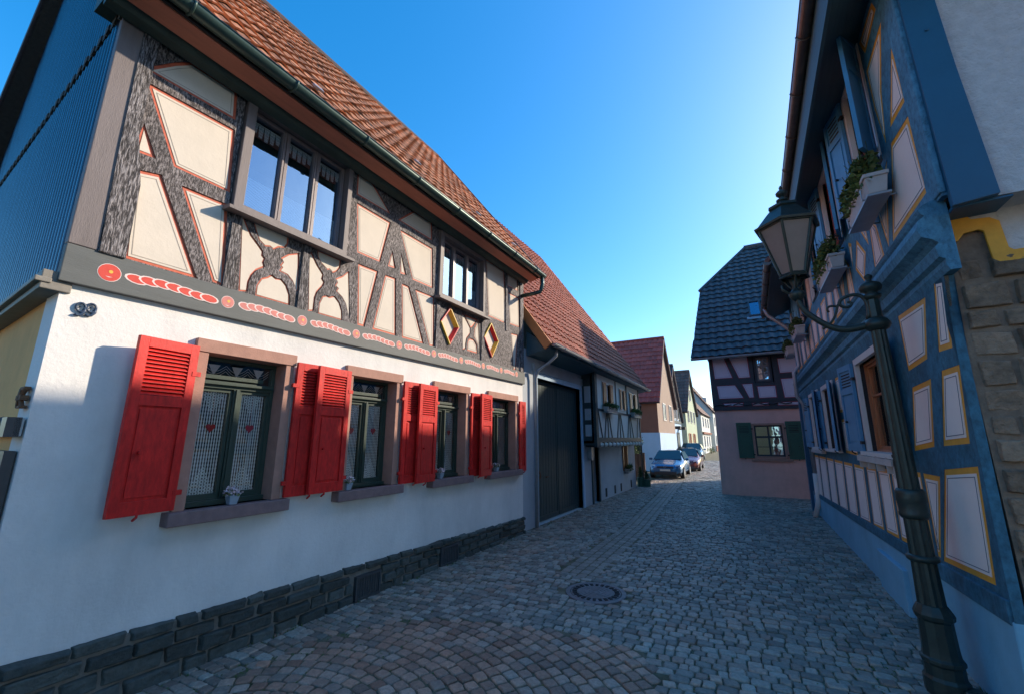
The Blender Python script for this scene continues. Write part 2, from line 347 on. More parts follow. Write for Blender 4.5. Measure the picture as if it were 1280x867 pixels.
def tiles(F, parent, u0, u1, v1, tw, tl, material, prof=.022, lift=.028, clampf=None, name='roof_tiles', seg=5, skip=None, sag=0):
    b = MB(); rows = int(math.ceil(v1/tl)); n = int(round((u1-u0)/tw)); tw = (u1-u0)/n
    for r in range(rows):
        va = r*tl; vb = min(v1, va+tl*1.12); off = .5*tw if False else 0
        for c in range(n):
            ua = u0+c*tw
            if skip and skip(ua+tw/2, va+tl/2): continue
            rj = random.gauss(0, .003); rv = random.gauss(0, .004); vs = []; rr = random.random()
            for (v, lf) in ((va+rv, lift), (va+rv, lift-.018), (vb, .004)):
                for k in range(seg+1):
                    t = k/seg; u = ua+t*tw*1.03
                    if clampf: lo, hi = clampf(v); u = min(max(u, lo), hi)
                    w = prof*(math.sin(2*math.pi*t)*.5+.5) if prof else 0
                    sg = -sag*math.sin(math.pi*(u-u0)/(u1-u0))
                    vs.append(F(u, v, lf+rj+w+sg))
            q = seg+1; fs = []
            for k in range(seg): fs += [(k,k+1,2*q+k+1,2*q+k),(q+k,q+k+1,k+1,k)]
            b.add(vs, fs, 0, rr)
    return b.build(name, material, parent, recalc=False)

def half_gutter(b, p0, p1, r, n_ring=0, seg=10, m=0, closed=True):
    P0, P1 = Vector(p0), Vector(p1); ax = (P1-P0).normalized(); s = ax.cross(Vector((0,0,1))).normalized(); vs = []
    for P in (P0, P1):
        for q, R_ in enumerate((r, r*.88)):
            for k in range(seg+1):
                th = math.pi+math.pi*k/seg; vs.append(P+s*math.cos(th)*R_+Vector((0,0,1))*math.sin(th)*R_)
    q = seg+1; fs = []
    for k in range(seg): fs += [(k,k+1,2*q+k+1,2*q+k),(q+k+1,q+k,3*q+k,3*q+k+1)]
    fs += [(0,2*q,3*q,q),(seg,q+seg,3*q+seg,2*q+seg)]
    b.add(vs, fs, m)
    for e in (P0, P1):   # end caps
        b.add([e+s*math.cos(math.pi+math.pi*k/seg)*r+Vector((0,0,1))*math.sin(math.pi+math.pi*k/seg)*r for k in range(seg+1)], [tuple(range(seg+1))], m)
    b.tube([P0+s*r*.98, P1+s*r*.98], .008, 6, m); b.tube([P0-s*r*.98, P1-s*r*.98], .008, 6, m)
    L = (P1-P0).length
    for i in range(n_ring):
        c = P0+ax*(L*(i+.5)/n_ring)
        b.tube([c+s*math.cos(math.pi+math.pi*k/seg)*(r+.004)+Vector((0,0,1))*math.sin(math.pi+math.pi*k/seg)*(r+.004) for k in range(seg+1)], .011, 6, m)

def leaf_cluster(b, c, rx, ry, rz, n, size=.035, m=0, droop=0):
    c = Vector(c)
    for i in range(n):
        a = random.uniform(0, 6.28); ph = math.acos(random.uniform(-1, 1)); rr = random.random()**.5
        p = c+Vector((rx*math.sin(ph)*math.cos(a)*rr, ry*math.sin(ph)*math.sin(a)*rr, rz*math.cos(ph)*rr-droop*rr*rr))
        d = Vector((random.gauss(0,1), random.gauss(0,1), random.gauss(0,.8))).normalized(); e = d.cross(Vector((random.random(),random.random(),1))).normalized()
        L = size*random.uniform(.6, 1.4); w = L*.35
        b.add([p-d*L*.5, p+e*w, p+d*L*.5, p-e*w], [(0,1,2,3)], m)

# ------------------------------------------------------------------ ground and cobbles
def gz(x, y): return 0 if y < 20 else min(.4, .014*(y-20)*1.4)
b = MB(); ys = [-60,-10,0,5,10,15,20,25,30,35,40,50,60,90,300]
g = MB()
for i in range(len(ys)-1):
    y0, y1 = ys[i], ys[i+1]; g.add([(-300,y0,gz(0,y0)-.011),(300,y0,gz(0,y0)-.011),(300,y1,gz(0,y1)-.011),(-300,y1,gz(0,y1)-.011)], [(0,1,2,3)])
struct(g.build('ground', 'soil', recalc=False))

def inpoly(x, y, P):
    c = False; n = len(P)
    for i in range(n):
        x1,y1 = P[i]; x2,y2 = P[(i+1)%n]
        if (y1 > y) != (y2 > y) and x < (x2-x1)*(y-y1)/(y2-y1)+x1: c = not c
    return c
FAN = [(-3.35,.2),(-3.45,1.6),(-3.55,2.5),(-3.2,3.35),(-2.6,3.72),(-1.75,3.92),(-1.1,3.95),(-.80,3.7),(-.72,3.2),(-.74,.2)]
MAN = (-1.76, 5.01, .30)
def chan(y): return -2.18-.02*(y-5) if y < 9 else -2.26-.075*(y-9)      # centre line of the smooth channel
def stone(b, P, z, r, h, dome=.005):
    c = sum((Vector(p) for p in P), Vector((0,0)))/len(P)
    tx, ty = random.gauss(0, .02), random.gauss(0, .02)
    def Z(p, k): return z+k+(p[0]-c.x)*tx+(p[1]-c.y)*ty+gz(p[0], p[1])
    o = [Vector(p) for p in P]; i1 = [c+(p-c)*.95 for p in o]; i2 = [c+(p-c)*.80 for p in o]
    n = len(o); vs = [(p.x,p.y,Z(p,-.03)) for p in o]+[(p.x,p.y,Z(p,-.006)) for p in o]+[(p.x,p.y,Z(p,-.001)) for p in i1]+[(p.x,p.y,Z(p,dome*.6)) for p in i2]
    fs = []
    for L in range(3): fs += [(L*n+k,L*n+(k+1)%n,(L+1)*n+(k+1)%n,(L+1)*n+k) for k in range(n)]
    fs.append(tuple(3*n+k for k in range(n)))
    b.add(vs, fs, 0, r, h)
def quad_stone(b, cx, cy, w, l, ang, z, r, h, jit=.10):
    ca, sa = math.cos(ang), math.sin(ang); P = []
    for (a, c) in ((-1,-1),(0,-1.06),(1,-1),(1.04,0),(1,1),(0,1.05),(-1,1),(-1.04,0)):
        x = a*w/2*(1+random.gauss(0, jit*.6)); y = c*l/2*(1+random.gauss(0, jit*.6))
        if a and c and abs(a) == 1 and abs(c) == 1: x *= .95; y *= .95
        P.append((cx+x*ca-y*sa, cy+x*sa+y*ca))
    stone(b, P, z, r, h)
cb = MB(); y = .15
def brown(x, yy):
    h = 0
    if inpoly(x, yy, FAN): h = .85
    if x < -3.15: h = max(h, .35)
    h += .10*math.sin(x*2.1+yy*1.3)*math.sin(yy*.9-x)
    if random.random() < .18: h = .35*h+.25
    return max(0, min(1, h+random.gauss(0, .16)))
while y < 33:
    l = random.uniform(.072, .098) if y < 16 else random.uniform(.12, .16)
    x = -3.95+random.uniform(-.05, .02)
    while x < 1.35:
        w = random.uniform(.062, .135) if y < 16 else random.uniform(.13, .22)
        cx = x+w/2; tilt = .06*(cx+1.3)+.03*math.sin(cx*1.7); cy = y+l/2+tilt*.9+.02*math.sin(cx*5+y)
        x += w+random.uniform(.006, .015)
        if y > 16 and cx > -.9: continue
        if inpoly(cx, cy, FAN): continue
        if (cx-MAN[0])**2+(cy-MAN[1])**2 < (MAN[2]+.07)**2: continue
        if cy > 5.5 and cy < 19 and abs(cx-chan(cy)) < .27: continue
        if cx > 1.22: continue
        quad_stone(cb, cx, cy, w, l, .06+random.gauss(0, .05), random.gauss(0, .004), random.random(), brown(cx, cy))
    y += l+random.uniform(.006, .013)
# smooth channel stones laid lengthways
for k in range(4):
    y = 5.45
    while y < 19:
        l = random.uniform(.13, .2); cx = chan(y)+(-.185+k*.125)
        quad_stone(cb, cx, y+l/2, .112, l-.012, .02 if y < 9 else .075, -.008, random.uniform(.2, .8), .15, .04); y += l
# segmental arcs
arcs = [(-2.55, 1.9), (-1.55, 1.45), (-3.6, 2.35)]
def owner(x, y):
    return 0 if True else 0
rad = .35
C0 = (-2.75, 1.35)
while rad < 3.4:
    circ = 2*math.pi*rad; nst = max(6, int(circ/.115)); a0 = random.random()
    for k in range(nst):
        a = (k+a0)/nst*2*math.pi; cx = C0[0]+rad*math.cos(a); cy = C0[1]+rad*math.sin(a)
        if not inpoly(cx, cy, FAN): continue
        quad_stone(cb, cx, cy, circ/nst-.014, .088, a+math.pi/2+random.gauss(0, .04), random.gauss(0, .003), random.random(), brown(cx, cy), .08)
    rad += .102
struct(cb.build('cobblestones', 'cobble', recalc=False))

# sprigs of moss in the joints near the walls
ms = MB()
for i in range(9000):
    x = random.choice((random.uniform(-3.9, -3.0), random.uniform(-3.6, .9), random.uniform(.4, 1.15))); yy = random.uniform(.9, 9)**1.0
    p = Vector((x, yy, -.004)); a = random.uniform(0, 3.14); L = random.uniform(.005, .014)
    d = Vector((math.cos(a)*L, math.sin(a)*L, random.uniform(.0, .004))); e = Vector((-math.sin(a)*L*.6, math.cos(a)*L*.6, .003))
    ms.add([p-d, p+e, p+d, p-e], [(0,1,2,3)])
for i in range(1500):
    left = random.random() < .6; x = random.gauss(-3.87, .012) if left else random.gauss(1.19, .012); yy = random.uniform(1, 10)
    if math.sin(yy*3.1)+math.sin(yy*7.7)+random.gauss(0, .4) < .6: continue
    p = Vector((x, yy, -.01)); a = random.uniform(0, 6.28); h_ = random.uniform(.015, .045); d = Vector((math.cos(a)*h_*.5, math.sin(a)*h_*.5, h_)); e = Vector((-math.sin(a), math.cos(a), 0))*h_*.18
    ms.add([p-e, p+e, p+d], [(0,1,2)])
mo = ms.build('moss', leaf_mat('moss', (.07, .11, .02)), recalc=False); mo['kind'] = 'stuff'

# manhole cover
mh = thing('manhole_cover', 'round cast iron manhole cover set in the cobbles in mid street', 'manhole cover', (MAN[0], MAN[1], 0))
b = MB(); b.lathe((MAN[0],MAN[1],0), [(.34,-.03),(.34,.004),(.335,.008),(.29,.008),(.285,.0),(.28,-.03)], 40); b.build('cover_rim', 'iron_cover', mh)
b = MB(); b.lathe((MAN[0],MAN[1],0), [(.278,-.03),(.278,.006),(.20,.006),(.20,.010),(.0,.010)], 40)
for k in range(24):
    a = k/24*2*math.pi; c = Vector((MAN[0]+.238*math.cos(a), MAN[1]+.238*math.sin(a), 0)); F = Frame(c, (math.cos(a),math.sin(a),0), (-math.sin(a),math.cos(a),0), (0,0,1))
    b.box(F, -.026, .026, -.017, .017, .002, .013, 1)
for r_ in (.05, .09, .13, .17): b.lathe((MAN[0],MAN[1],0), [(r_,.009),(r_,.014),(r_-.015,.014),(r_-.015,.009)], 32)
b.build('cover_plate', ['iron_cover', 'dark'], mh)

# ------------------------------------------------------------------ LEFT TIMBERED HOUSE
LF = Frame((-3.95,0,0), (0,1,0), (0,0,1), (1,0,0))
LH = thing('timbered_house', 'white house with dark timber upper storey, red shutters and orange tiled roof', 'house', (-3.95, .8, 0))
Y0, Y1 = .80, 7.36
lw = [(1.64,2.49),(3.13,3.98),(4.63,5.49),(6.06,7.09)]     # stone surrounds, ground floor
b = MB(); b.slab(LF, [(Y0,.05),(Y1,.05),(Y1,2.78),(Y0,2.74)], [rect(a+.05,c-.05,1.16,2.47) for a,c in lw], -.25, 0); b.build('ground_floor_wall', 'plaster', LH)
b = MB()
b.slab(LF, rect(Y0,Y1,2.74,5.15), [rect(1.76,2.90,3.80,4.90), rect(4.66,5.80,3.82,4.82)], -.25, -.06)
b.build('upper_wall', 'dark', LH)
b = MB(); b.box(WF, -9.2, -4.2, Y1-.2, Y1, 0, 5.2); b.prism(Frame((0,Y1,0),(1,0,0),(0,0,1),(0,-1,0)), [(-9.2,5.2),(-3.95,5.2),(-6.5,8.8)], 0, .2)
b.box(WF, -9.2, -9.0, Y0+.1, Y1-.2, 0, 5.2); b.build('rear_walls', 'grey_wall', LH)
b = MB(); b.box(WF, -9.0, -4.2, Y0+.1, Y1-.2, 2.72, 2.80); b.build('inner_floor', 'dark', LH)
# plinth of basalt blocks
b = MB()
def ptop(y): return .41-.02*(y-.9)
rows = [(0.0, .28), (.28, .56), (.56, .80), (.80, 1.0)]
b.slab(LF, [(Y0-.02,-.1),(Y1,-.1),(Y1,ptop(Y1)-.015),(Y0-.02,ptop(Y0)-.015)], [], -.02, .022, 1)
vents = [(3.44,3.79),(4.87,5.27)]
for i, (f0, f1) in enumerate(rows):
    y = Y0-.05-random.uniform(0, .2)
    while y < Y1:
        w = random.uniform(.14, .38); ya, yb = max(y, Y0-.03)+.008, min(y+w, Y1)-.008; y += w
        if yb-ya < .05: continue
        if any(yb > a and ya < c for a, c in vents) and i < 3:
            for a, c in vents:
                if yb > a and ya < c:
                    if ya < a-.06: yb = a-.01
                    elif yb > c+.06: ya = c+.01
                    else: ya = yb
            if yb-ya < .05: continue
        d = random.uniform(.045, .075); za = lambda t, yy: -.03+(ptop(yy)+.03)*t
        j = lambda: random.uniform(-.013, .013)
        f0b = f0+.03; p = []
        for dd, k in ((.0, 0), (d, .012)):
            p += [LF(ya+k+j(), za(f0b, ya)+k*.6, dd), LF(yb-k+j(), za(f0b, yb)+k*.6, dd+j()*.8), LF(yb-k+j(), za(f1, yb)-k*.6+j(), dd+j()*.8), LF(ya+k+j(), za(f1, ya)-k*.6+j(), dd)]
        b.hexa(p, 0)
b.build('stone_plinth', ['basalt', 'mortar'], LH, bevel=.008, displace=.018)
for a, c in vents:
    b = MB(); b.box(LF, a+.01, c-.01, .02, .235, .03, .055); b.ring(LF, rect(a,c,.005,.25), rect(a+.025,c-.025,.03,.225), .03, .068)
    for k in range(9): yy = a+.04+k*(c-a-.08)/8; b.box(LF, yy-.006, yy+.006, .03, .225, .055, .062)
    b.build('cellar_vent', 'vent', LH)
# painted band
bf = lambda y: .012*(y-.8)
b = MB(); b.prism(LF, [(Y0-.03,2.73),(Y1+.02,2.78),(Y1+.02,3.01),(Y0-.03,3.00)], -.05, .045)
b.build('painted_sill_beam', 'band', LH, bevel=.006)
b = MB()
rd = [1.01,1.80,2.51,3.19,3.88,4.57,5.23,5.86,6.45,7.03]
def disc(c, r, d, m, b, n=18, sq=1): b.prism(LF, [(c[0]+r*math.cos(6.2832*k/n), c[1]+r*sq*math.sin(6.2832*k/n)) for k in range(n)], .044, d, m)
for i, yy in enumerate(rd):
    m = 0 if i == 0 else 1; z = 2.862+.012*(yy-.8); r_ = .062 if i == 0 else .05
    disc((yy,z), r_+.004, .046, 2, b); disc((yy,z), r_, .0472, m, b); disc((yy+.006,z+.008), .012, .0484, 3, b)
    b.prism(LF, [(yy-.02,z-.03),(yy,z-.036),(yy+.02,z-.03),(yy,z-.030)], .044, .0484, 2)
    if i+1 < len(rd):
        a, e = yy+.115, rd[i+1]-.105; n = 7; st = (e-a)/n
        for k in range(n):
            cx = a+(k+.5)*st; zz = 2.862+.012*(cx-.8)+.012*math.sin(k*.8); L = st*.74; hh = .030
            el = lambda s_: [(cx+s_*L*math.cos(6.2832*q/12)-.35*s_*hh*math.sin(6.2832*q/12), zz+s_*hh*math.sin(6.2832*q/12)) for q in range(12)]
            b.prism(LF, el(1.22), .044, .0462+k*.0006, 2); b.prism(LF, el(.98), .044, .0465+k*.0006, 0 if i == 0 else 1)
b.build('painted_garland', ['garland', 'garland_faded', 'garland_white', 'yellow'], LH, recalc=False)
# infill fields and timber frame
PAN = {
'P1':[(0.99,4.61),(1.14,4.79),(1.24,4.89),(1.60,4.90),(1.62,4.64)],
'P2':[(1.02,4.47),(1.63,4.50),(1.67,3.91),(1.27,3.91)],
'P3':[(1.03,4.09),(1.11,3.90),(1.02,3.89)],
'P4':[(1.04,3.71),(1.18,3.75),(1.52,3.03),(1.09,3.03)],
'P5':[(1.36,3.74),(1.67,3.75),(1.74,3.03),(1.68,3.04)],
'P6':[(1.83,3.70),(1.86,3.64),(1.91,3.56),(1.99,3.49),(2.03,3.45),(2.03,3.41),(2.055,3.39),(2.045,3.35),(2.06,3.32),(2.00,3.27),(1.96,3.20),(1.94,3.12),(1.94,3.04),(1.90,3.03)],
'P7':[(1.95,3.70),(2.26,3.71),(2.26,3.64),(2.24,3.60),(2.18,3.58),(2.14,3.54),(2.11,3.555),(2.06,3.54),(2.01,3.57),(1.98,3.63)],
'P8':[(2.39,3.56),(2.43,3.20),(2.38,3.28),(2.32,3.33),(2.25,3.34),(2.27,3.38),(2.25,3.39),(2.27,3.43),(2.25,3.46),(2.31,3.52)],
'P9':[(2.13,3.21),(2.16,3.24),(2.20,3.22),(2.25,3.23),(2.30,3.19),(2.34,3.11),(2.35,3.03),(2.05,3.03),(2.05,3.11),(2.08,3.18)],
'P10':[(2.53,3.70),(2.55,3.61),(2.61,3.53),(2.69,3.45),(2.68,3.40),(2.71,3.37),(2.70,3.34),(2.64,3.25),(2.62,3.17),(2.62,3.04),(2.59,3.03)],
'P11':[(2.63,3.69),(2.89,3.69),(2.89,3.62),(2.86,3.57),(2.82,3.54),(2.78,3.565),(2.75,3.55),(2.68,3.59),(2.64,3.64)],
'P12':[(3.02,3.58),(3.08,3.04),(3.04,3.22),(2.98,3.29),(2.91,3.33),(2.93,3.37),(2.89,3.39),(2.91,3.43),(2.89,3.46),(2.96,3.51)],
'P13':[(2.74,3.20),(2.78,3.22),(2.81,3.21),(2.87,3.24),(2.93,3.19),(2.97,3.11),(2.98,3.03),(2.71,3.03),(2.71,3.12)],
'P14':[(3.05,4.90),(3.26,4.90),(3.57,4.65),(3.06,4.64)],
'P15':[(3.08,4.50),(3.59,4.50),(3.47,3.92),(3.14,3.91)],
'P16':[(3.17,3.74),(3.44,3.75),(3.30,3.03),(3.23,3.03)],
'P17':[(3.68,4.10),(3.73,3.93),(3.64,3.92)],
'P18':[(3.60,3.75),(3.75,3.76),(3.81,3.03),(3.46,3.03)],
'P19':[(3.84,4.14),(3.93,3.91),(3.86,3.90)],
'P20':[(3.90,3.73),(4.01,3.73),(4.34,3.03),(3.96,3.03)],
'P21':[(3.82,4.48),(4.45,4.48),(4.49,3.90),(4.09,3.89)],
'P22':[(4.17,3.73),(4.53,3.74),(4.57,3.03),(4.50,3.03)],
'P23':[(3.78,4.64),(4.04,4.89),(4.41,4.90),(4.43,4.64)],
'P24':[(5.27,3.67),(5.41,3.55),(5.47,3.49),(5.47,3.42),(5.38,3.32),(5.35,3.20),(5.35,3.15),(5.31,3.13)],
'P25':[(5.36,3.67),(5.66,3.68),(5.54,3.55),(5.50,3.53),(5.44,3.57),(5.39,3.63)],
'P26':[(5.72,3.68),(5.77,3.14),(5.71,3.28),(5.61,3.39),(5.63,3.53),(5.69,3.62)],
'P27':[(5.45,3.28),(5.50,3.31),(5.59,3.31),(5.67,3.24),(5.69,3.13),(5.43,3.13),(5.43,3.22)],
'P28':[(5.95,4.89),(6.56,4.89),(6.64,3.88),(6.05,3.87)],
'P29':[(6.68,4.90),(7.10,4.91),(7.12,4.69),(6.72,4.66)],
'P30':[(6.75,4.50),(7.16,4.52),(7.18,3.93),(6.82,3.91)],
'P31':[(6.87,3.70),(7.10,3.72),(7.01,3.04),(6.96,3.04)],
'P32':[(7.24,3.72),(7.31,3.72),(7.31,3.04),(7.17,3.04)]}
DIA = [[(4.91,3.67),(5.12,3.42),(4.92,3.13),(4.71,3.42)], [(6.09,3.71),(6.32,3.44),(6.12,3.14),(5.88,3.43)]]
for k in PAN: PAN[k] = inset(PAN[k], -.02)
for k, p in PAN.items(): panel(LF, LH, p, .016, .026 if len(p) < 8 else .015)
holes = [[q for q in p] for p in PAN.values()]+DIA+[rect(1.70,2.93,3.76,4.95), rect(4.60,5.86,3.80,4.86)]
b = MB(); b.slab(LF, rect(.93,Y1+.01,2.985,4.97), holes, -.04, .028); b.build('timber_frame', 'timber', LH)
b = MB(); b.prism(LF, [(.93,3.00),(1.075,3.00),(1.07,3.6),(1.0,4.0),(1.0,4.9),(.90,4.9),(.91,3.8)], -.03, .062)
b.box(LF, .925, 1.075, 2.995, 3.09, -.03, .058); b.build('corner_post', 'timber_post', LH)
b = MB(); b.box(LF, Y0-.03, .925, 3.0, 5.02, -.10, .05); b.box(LF, 1.005, 1.62, 4.91, 5.0, -.02, .045); b.build('corner_board', 'board', LH, bevel=.006)
for y_, q_, z_ in ((6.62, 6.68, 3.72), (7.2, 7.30, 3.0)):
    b = MB(); b.box(LF, y_, q_, z_, 4.9, 0, .045); b.build('upright_timber', 'timber_post', LH)
for yy, w in ((1.74,.10),(2.44,.10),(4.60,.09),(5.80,.11)):
    b = MB(); b.box(LF, yy-.0, yy+w*.8, 3.0, 3.70, 0, .046); b.build('upright_timber', 'timber_post', LH)
for D, cols in zip(DIA, ((0, 1, 0, 1), (1, 0, 1, 0))):     # carved diamonds with red and yellow reveals
    b = MB(); inn = inset(D, .030); b.prism(LF, inset(D, .02), -.02, -.006, 2)
    inn2 = inset(D, .014)
    for k in range(4):
        j = (k+1) % 4; P = [LF(*D[k],.060), LF(*D[j],.060), LF(*inn[j],-.004), LF(*inn[k],-.004)]; Q = [LF(*D[k],.0), LF(*D[j],.0), LF(*inset(D,-.016)[j],.0), LF(*inset(D,-.016)[k],.0)]
        b.add(P, [(0,1,2,3)], cols[k]); e = inset(D, -.016)
        b.add([LF(*D[k],.0601), LF(*D[j],.0601), LF(*e[j],.0601), LF(*e[k],.0601)], [(0,1,2,3)], cols[k] if k else 0)
        b.add([LF(*e[k],.0601), LF(*e[j],.0601), LF(*e[j],.02), LF(*e[k],.02)], [(0,1,2,3)], cols[k])
    b.build('diamond_panel', ['yellow', 'bright_red', 'cream'], LH, recalc=False)
# eaves: moulding, soffit, gutter
b = MB(); b.prism(Frame((0,Y0-.15,0),(1,0,0),(0,0,1),(0,1,0)), [(-4.1,4.93),(-3.90,4.93),(-3.88,4.86),(-3.80,4.88),(-3.76,4.93),(-3.74,5.08),(-4.1,5.2)], 0, 6.66); b.build('eaves_moulding', 'beam_green', LH)
b = MB(); b.prism(Frame((0,Y0-.16,0),(1,0,0),(0,0,1),(0,1,0)), [(-3.735,4.905),(-3.575,4.945),(-3.57,4.98),(-3.735,4.94)], 0, 6.72); b.prism(Frame((0,Y0-.16,0),(1,0,0),(0,0,1),(0,1,0)), [(-3.57,4.955),(-3.55,4.96),(-3.55,5.03),(-3.57,5.02)], 0, 6.72, 1); b.build('soffit_board', ['soffit','dark'], LH)  # second strip is coloured dark for the shadowed gap before the gutter
b = MB(); half_gutter(b, (-3.465,Y0-.2,5.00), (-3.465,7.40,5.00), .070, 8)
b.build('gutter', 'gutter_green', LH, smooth=True)
b = MB(); b.tube([(-3.465,7.33,4.95),(-3.46,7.33,4.80),(-3.48,7.32,4.70),(-3.5,7.3,4.63),(-3.62,7.28,4.61),(-3.9,7.27,4.60)], .042, 10); b.build('gutter_outlet', 'gutter_green', LH, smooth=True)
# roof
a_ = math.atan2(8.95-5.0, -3.50+6.5); sl = math.hypot(3.95, 3.0)
RFm = Frame((-3.50,.755,5.01), (0,1,0), (-math.cos(a_),0,math.sin(a_)), (math.sin(a_),0,math.cos(a_)))
RFb = Frame((-9.50,.755,5.01), (0,1,0), (math.cos(a_),0,math.sin(a_)), (-math.sin(a_),0,math.cos(a_)))
b = MB(); b.box(RFm, 0, 6.69, .02, sl, -.07, .0); b.box(RFb, 0, 6.69, 0, sl, -.07, .0); b.build('roof_deck', 'clad_trim', LH)
tiles(RFm, LH, 0, 6.69, sl, .185, .27, 'tile_red', prof=.026, lift=.036, sag=.03)
tiles(RFb, LH, 0, 6.69, sl, .37, .40, 'tile_red', prof=.02)
b = MB(); b.tube([(-6.5,.70,8.97),(-6.5,7.44,8.97)], .06, 8); b.build('ridge_cap', 'ridge', LH)
for F_, u_, w_, t_ in ((RFm, 6.67, .06, .055), (RFm, -.02, .04, .05), (RFb, -.02, .04, .05)):
    b = MB(); b.box(F_, u_, u_+w_, -.02, sl, -.07, t_); b.build('verge_board', 'ridge', LH)
b = MB()
for (u,v) in ((1.5,.5),(3.4,1.0),(4.9,.8),(6.0,.6)): b.box(RFm, u, u+.11, v, v+.07, .05, .075)
b.build('snow_hook', 'zinc', LH)

# ground-floor windows
def lace_tri(b, F, u0, u1, v, up, d):
    n = 3; w = (u1-u0)
    b.add([F(u0,v,d), F(u1,v,d), F((u0+u1)/2, v+(w*1.0 if up else -w*1.0), d)], [(0,1,2)])
def stone_window(F, house, a, c, z0=1.16, z1=2.50, ztr=2.17):
    w = MB(); j = .085
    w.box(F, a, a+j, z0, z1-.09, -.20, .035); w.box(F, c-j, c, z0, z1-.09, -.20, .035); w.box(F, a-.015, c+.015, z1-.088, z1+.02, -.20, .045)
    win = w.build('window', 'sandstone', house, bevel=.004)
    s = MB(); s.box(F, a-.05, c+.05, z0-.10, z0, -.15, .12); s.build('window_sill', 'sill_stone', win, bevel=.006)
    ia, ic, i0, i1 = a+j, c-j, z0, z1-.088; mid = (ia+ic)/2
    s = MB(); D0, D1 = -.17, -.125
    s.ring(F, rect(ia,ic,i0,i1), rect(ia+.035,ic-.035,i0+.05,i1-.035), D0, D1)
    s.box(F, ia+.035, ic-.035, ztr-.03, ztr+.035, D0, D1+.012); s.box(F, ia+.03, ic-.03, ztr+.0, ztr+.022, D1, D1+.04)
    s.box(F, ia+.05, ic-.12, ztr+.05, ztr+.085, D1-.01, D1+.015)
    s.box(F, mid-.028, mid+.028, i0+.05, ztr-.03, D0, D1+.01); s.box(F, mid-.012, mid+.012, i0+.05, ztr-.03, D1+.01, D1+.025)
    for (p, q) in ((ia+.035, mid-.028), (mid+.028, ic-.035)):
        s.ring(F, rect(p,q,i0+.05,ztr-.03), rect(p+.028,q-.028,i0+.09,ztr-.062), D0+.01, D1-.008)
    s.box(F, ia, ic, i0, i0+.04, D1, D1+.035)
    s.build('sash', 'sash_green', win, bevel=.002)
    for (p, q, r0, r1) in ((ia+.06, mid-.054, i0+.085, ztr-.06), (mid+.054, ic-.06, i0+.085, ztr-.06), (ia+.03, ic-.03, ztr+.033, i1-.03)):
        s = MB(); s.add([F(p,r0,-.154),F(q,r0,-.154),F(q,r1,-.154),F(p,r1,-.154)], [(0,1,2,3)]); s.build('window_pane', 'glass', win, recalc=False)
    for (p, q) in ((ia+.06, mid-.05), (mid+.05, ic-.06)):
        s = MB(); s.add([F(p,i0+.08,-.175),F(q,i0+.08,-.175),F(q,ztr-.06,-.175),F(p,ztr-.06,-.175)], [(0,1,2,3)])
        s.build('lace_curtain', 'lace', win, recalc=False)
        s = MB(); t = .0; lace_tri(s, F, p, q, i0+.09, True, -.168); lace_tri(s, F, p+.02, q-.02, ztr-.065, False, -.168)
        s.build('lace_point', 'net', win, recalc=False)
    s = MB(); n = 3; L = (ic-ia-.1)/n
    for k in range(n):
        u = ia+.05+k*L; lace_tri(s, F, u+L*.25, u+L*.75, i1-.06, False, -.17)
        for q in range(3):
            pts = [F(u+L*t/8, i1-.06-.025*q-.06*math.sin(math.pi*t/8), -.168) for t in range(9)]; s.tube(pts, .0022, 4)
    s.build('lace_valance', 'garland_white', win)
    # dark room behind
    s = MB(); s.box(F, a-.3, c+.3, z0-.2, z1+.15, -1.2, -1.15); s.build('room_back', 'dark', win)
    return win
for a, c in lw: stone_window(LF, LH, a, c)

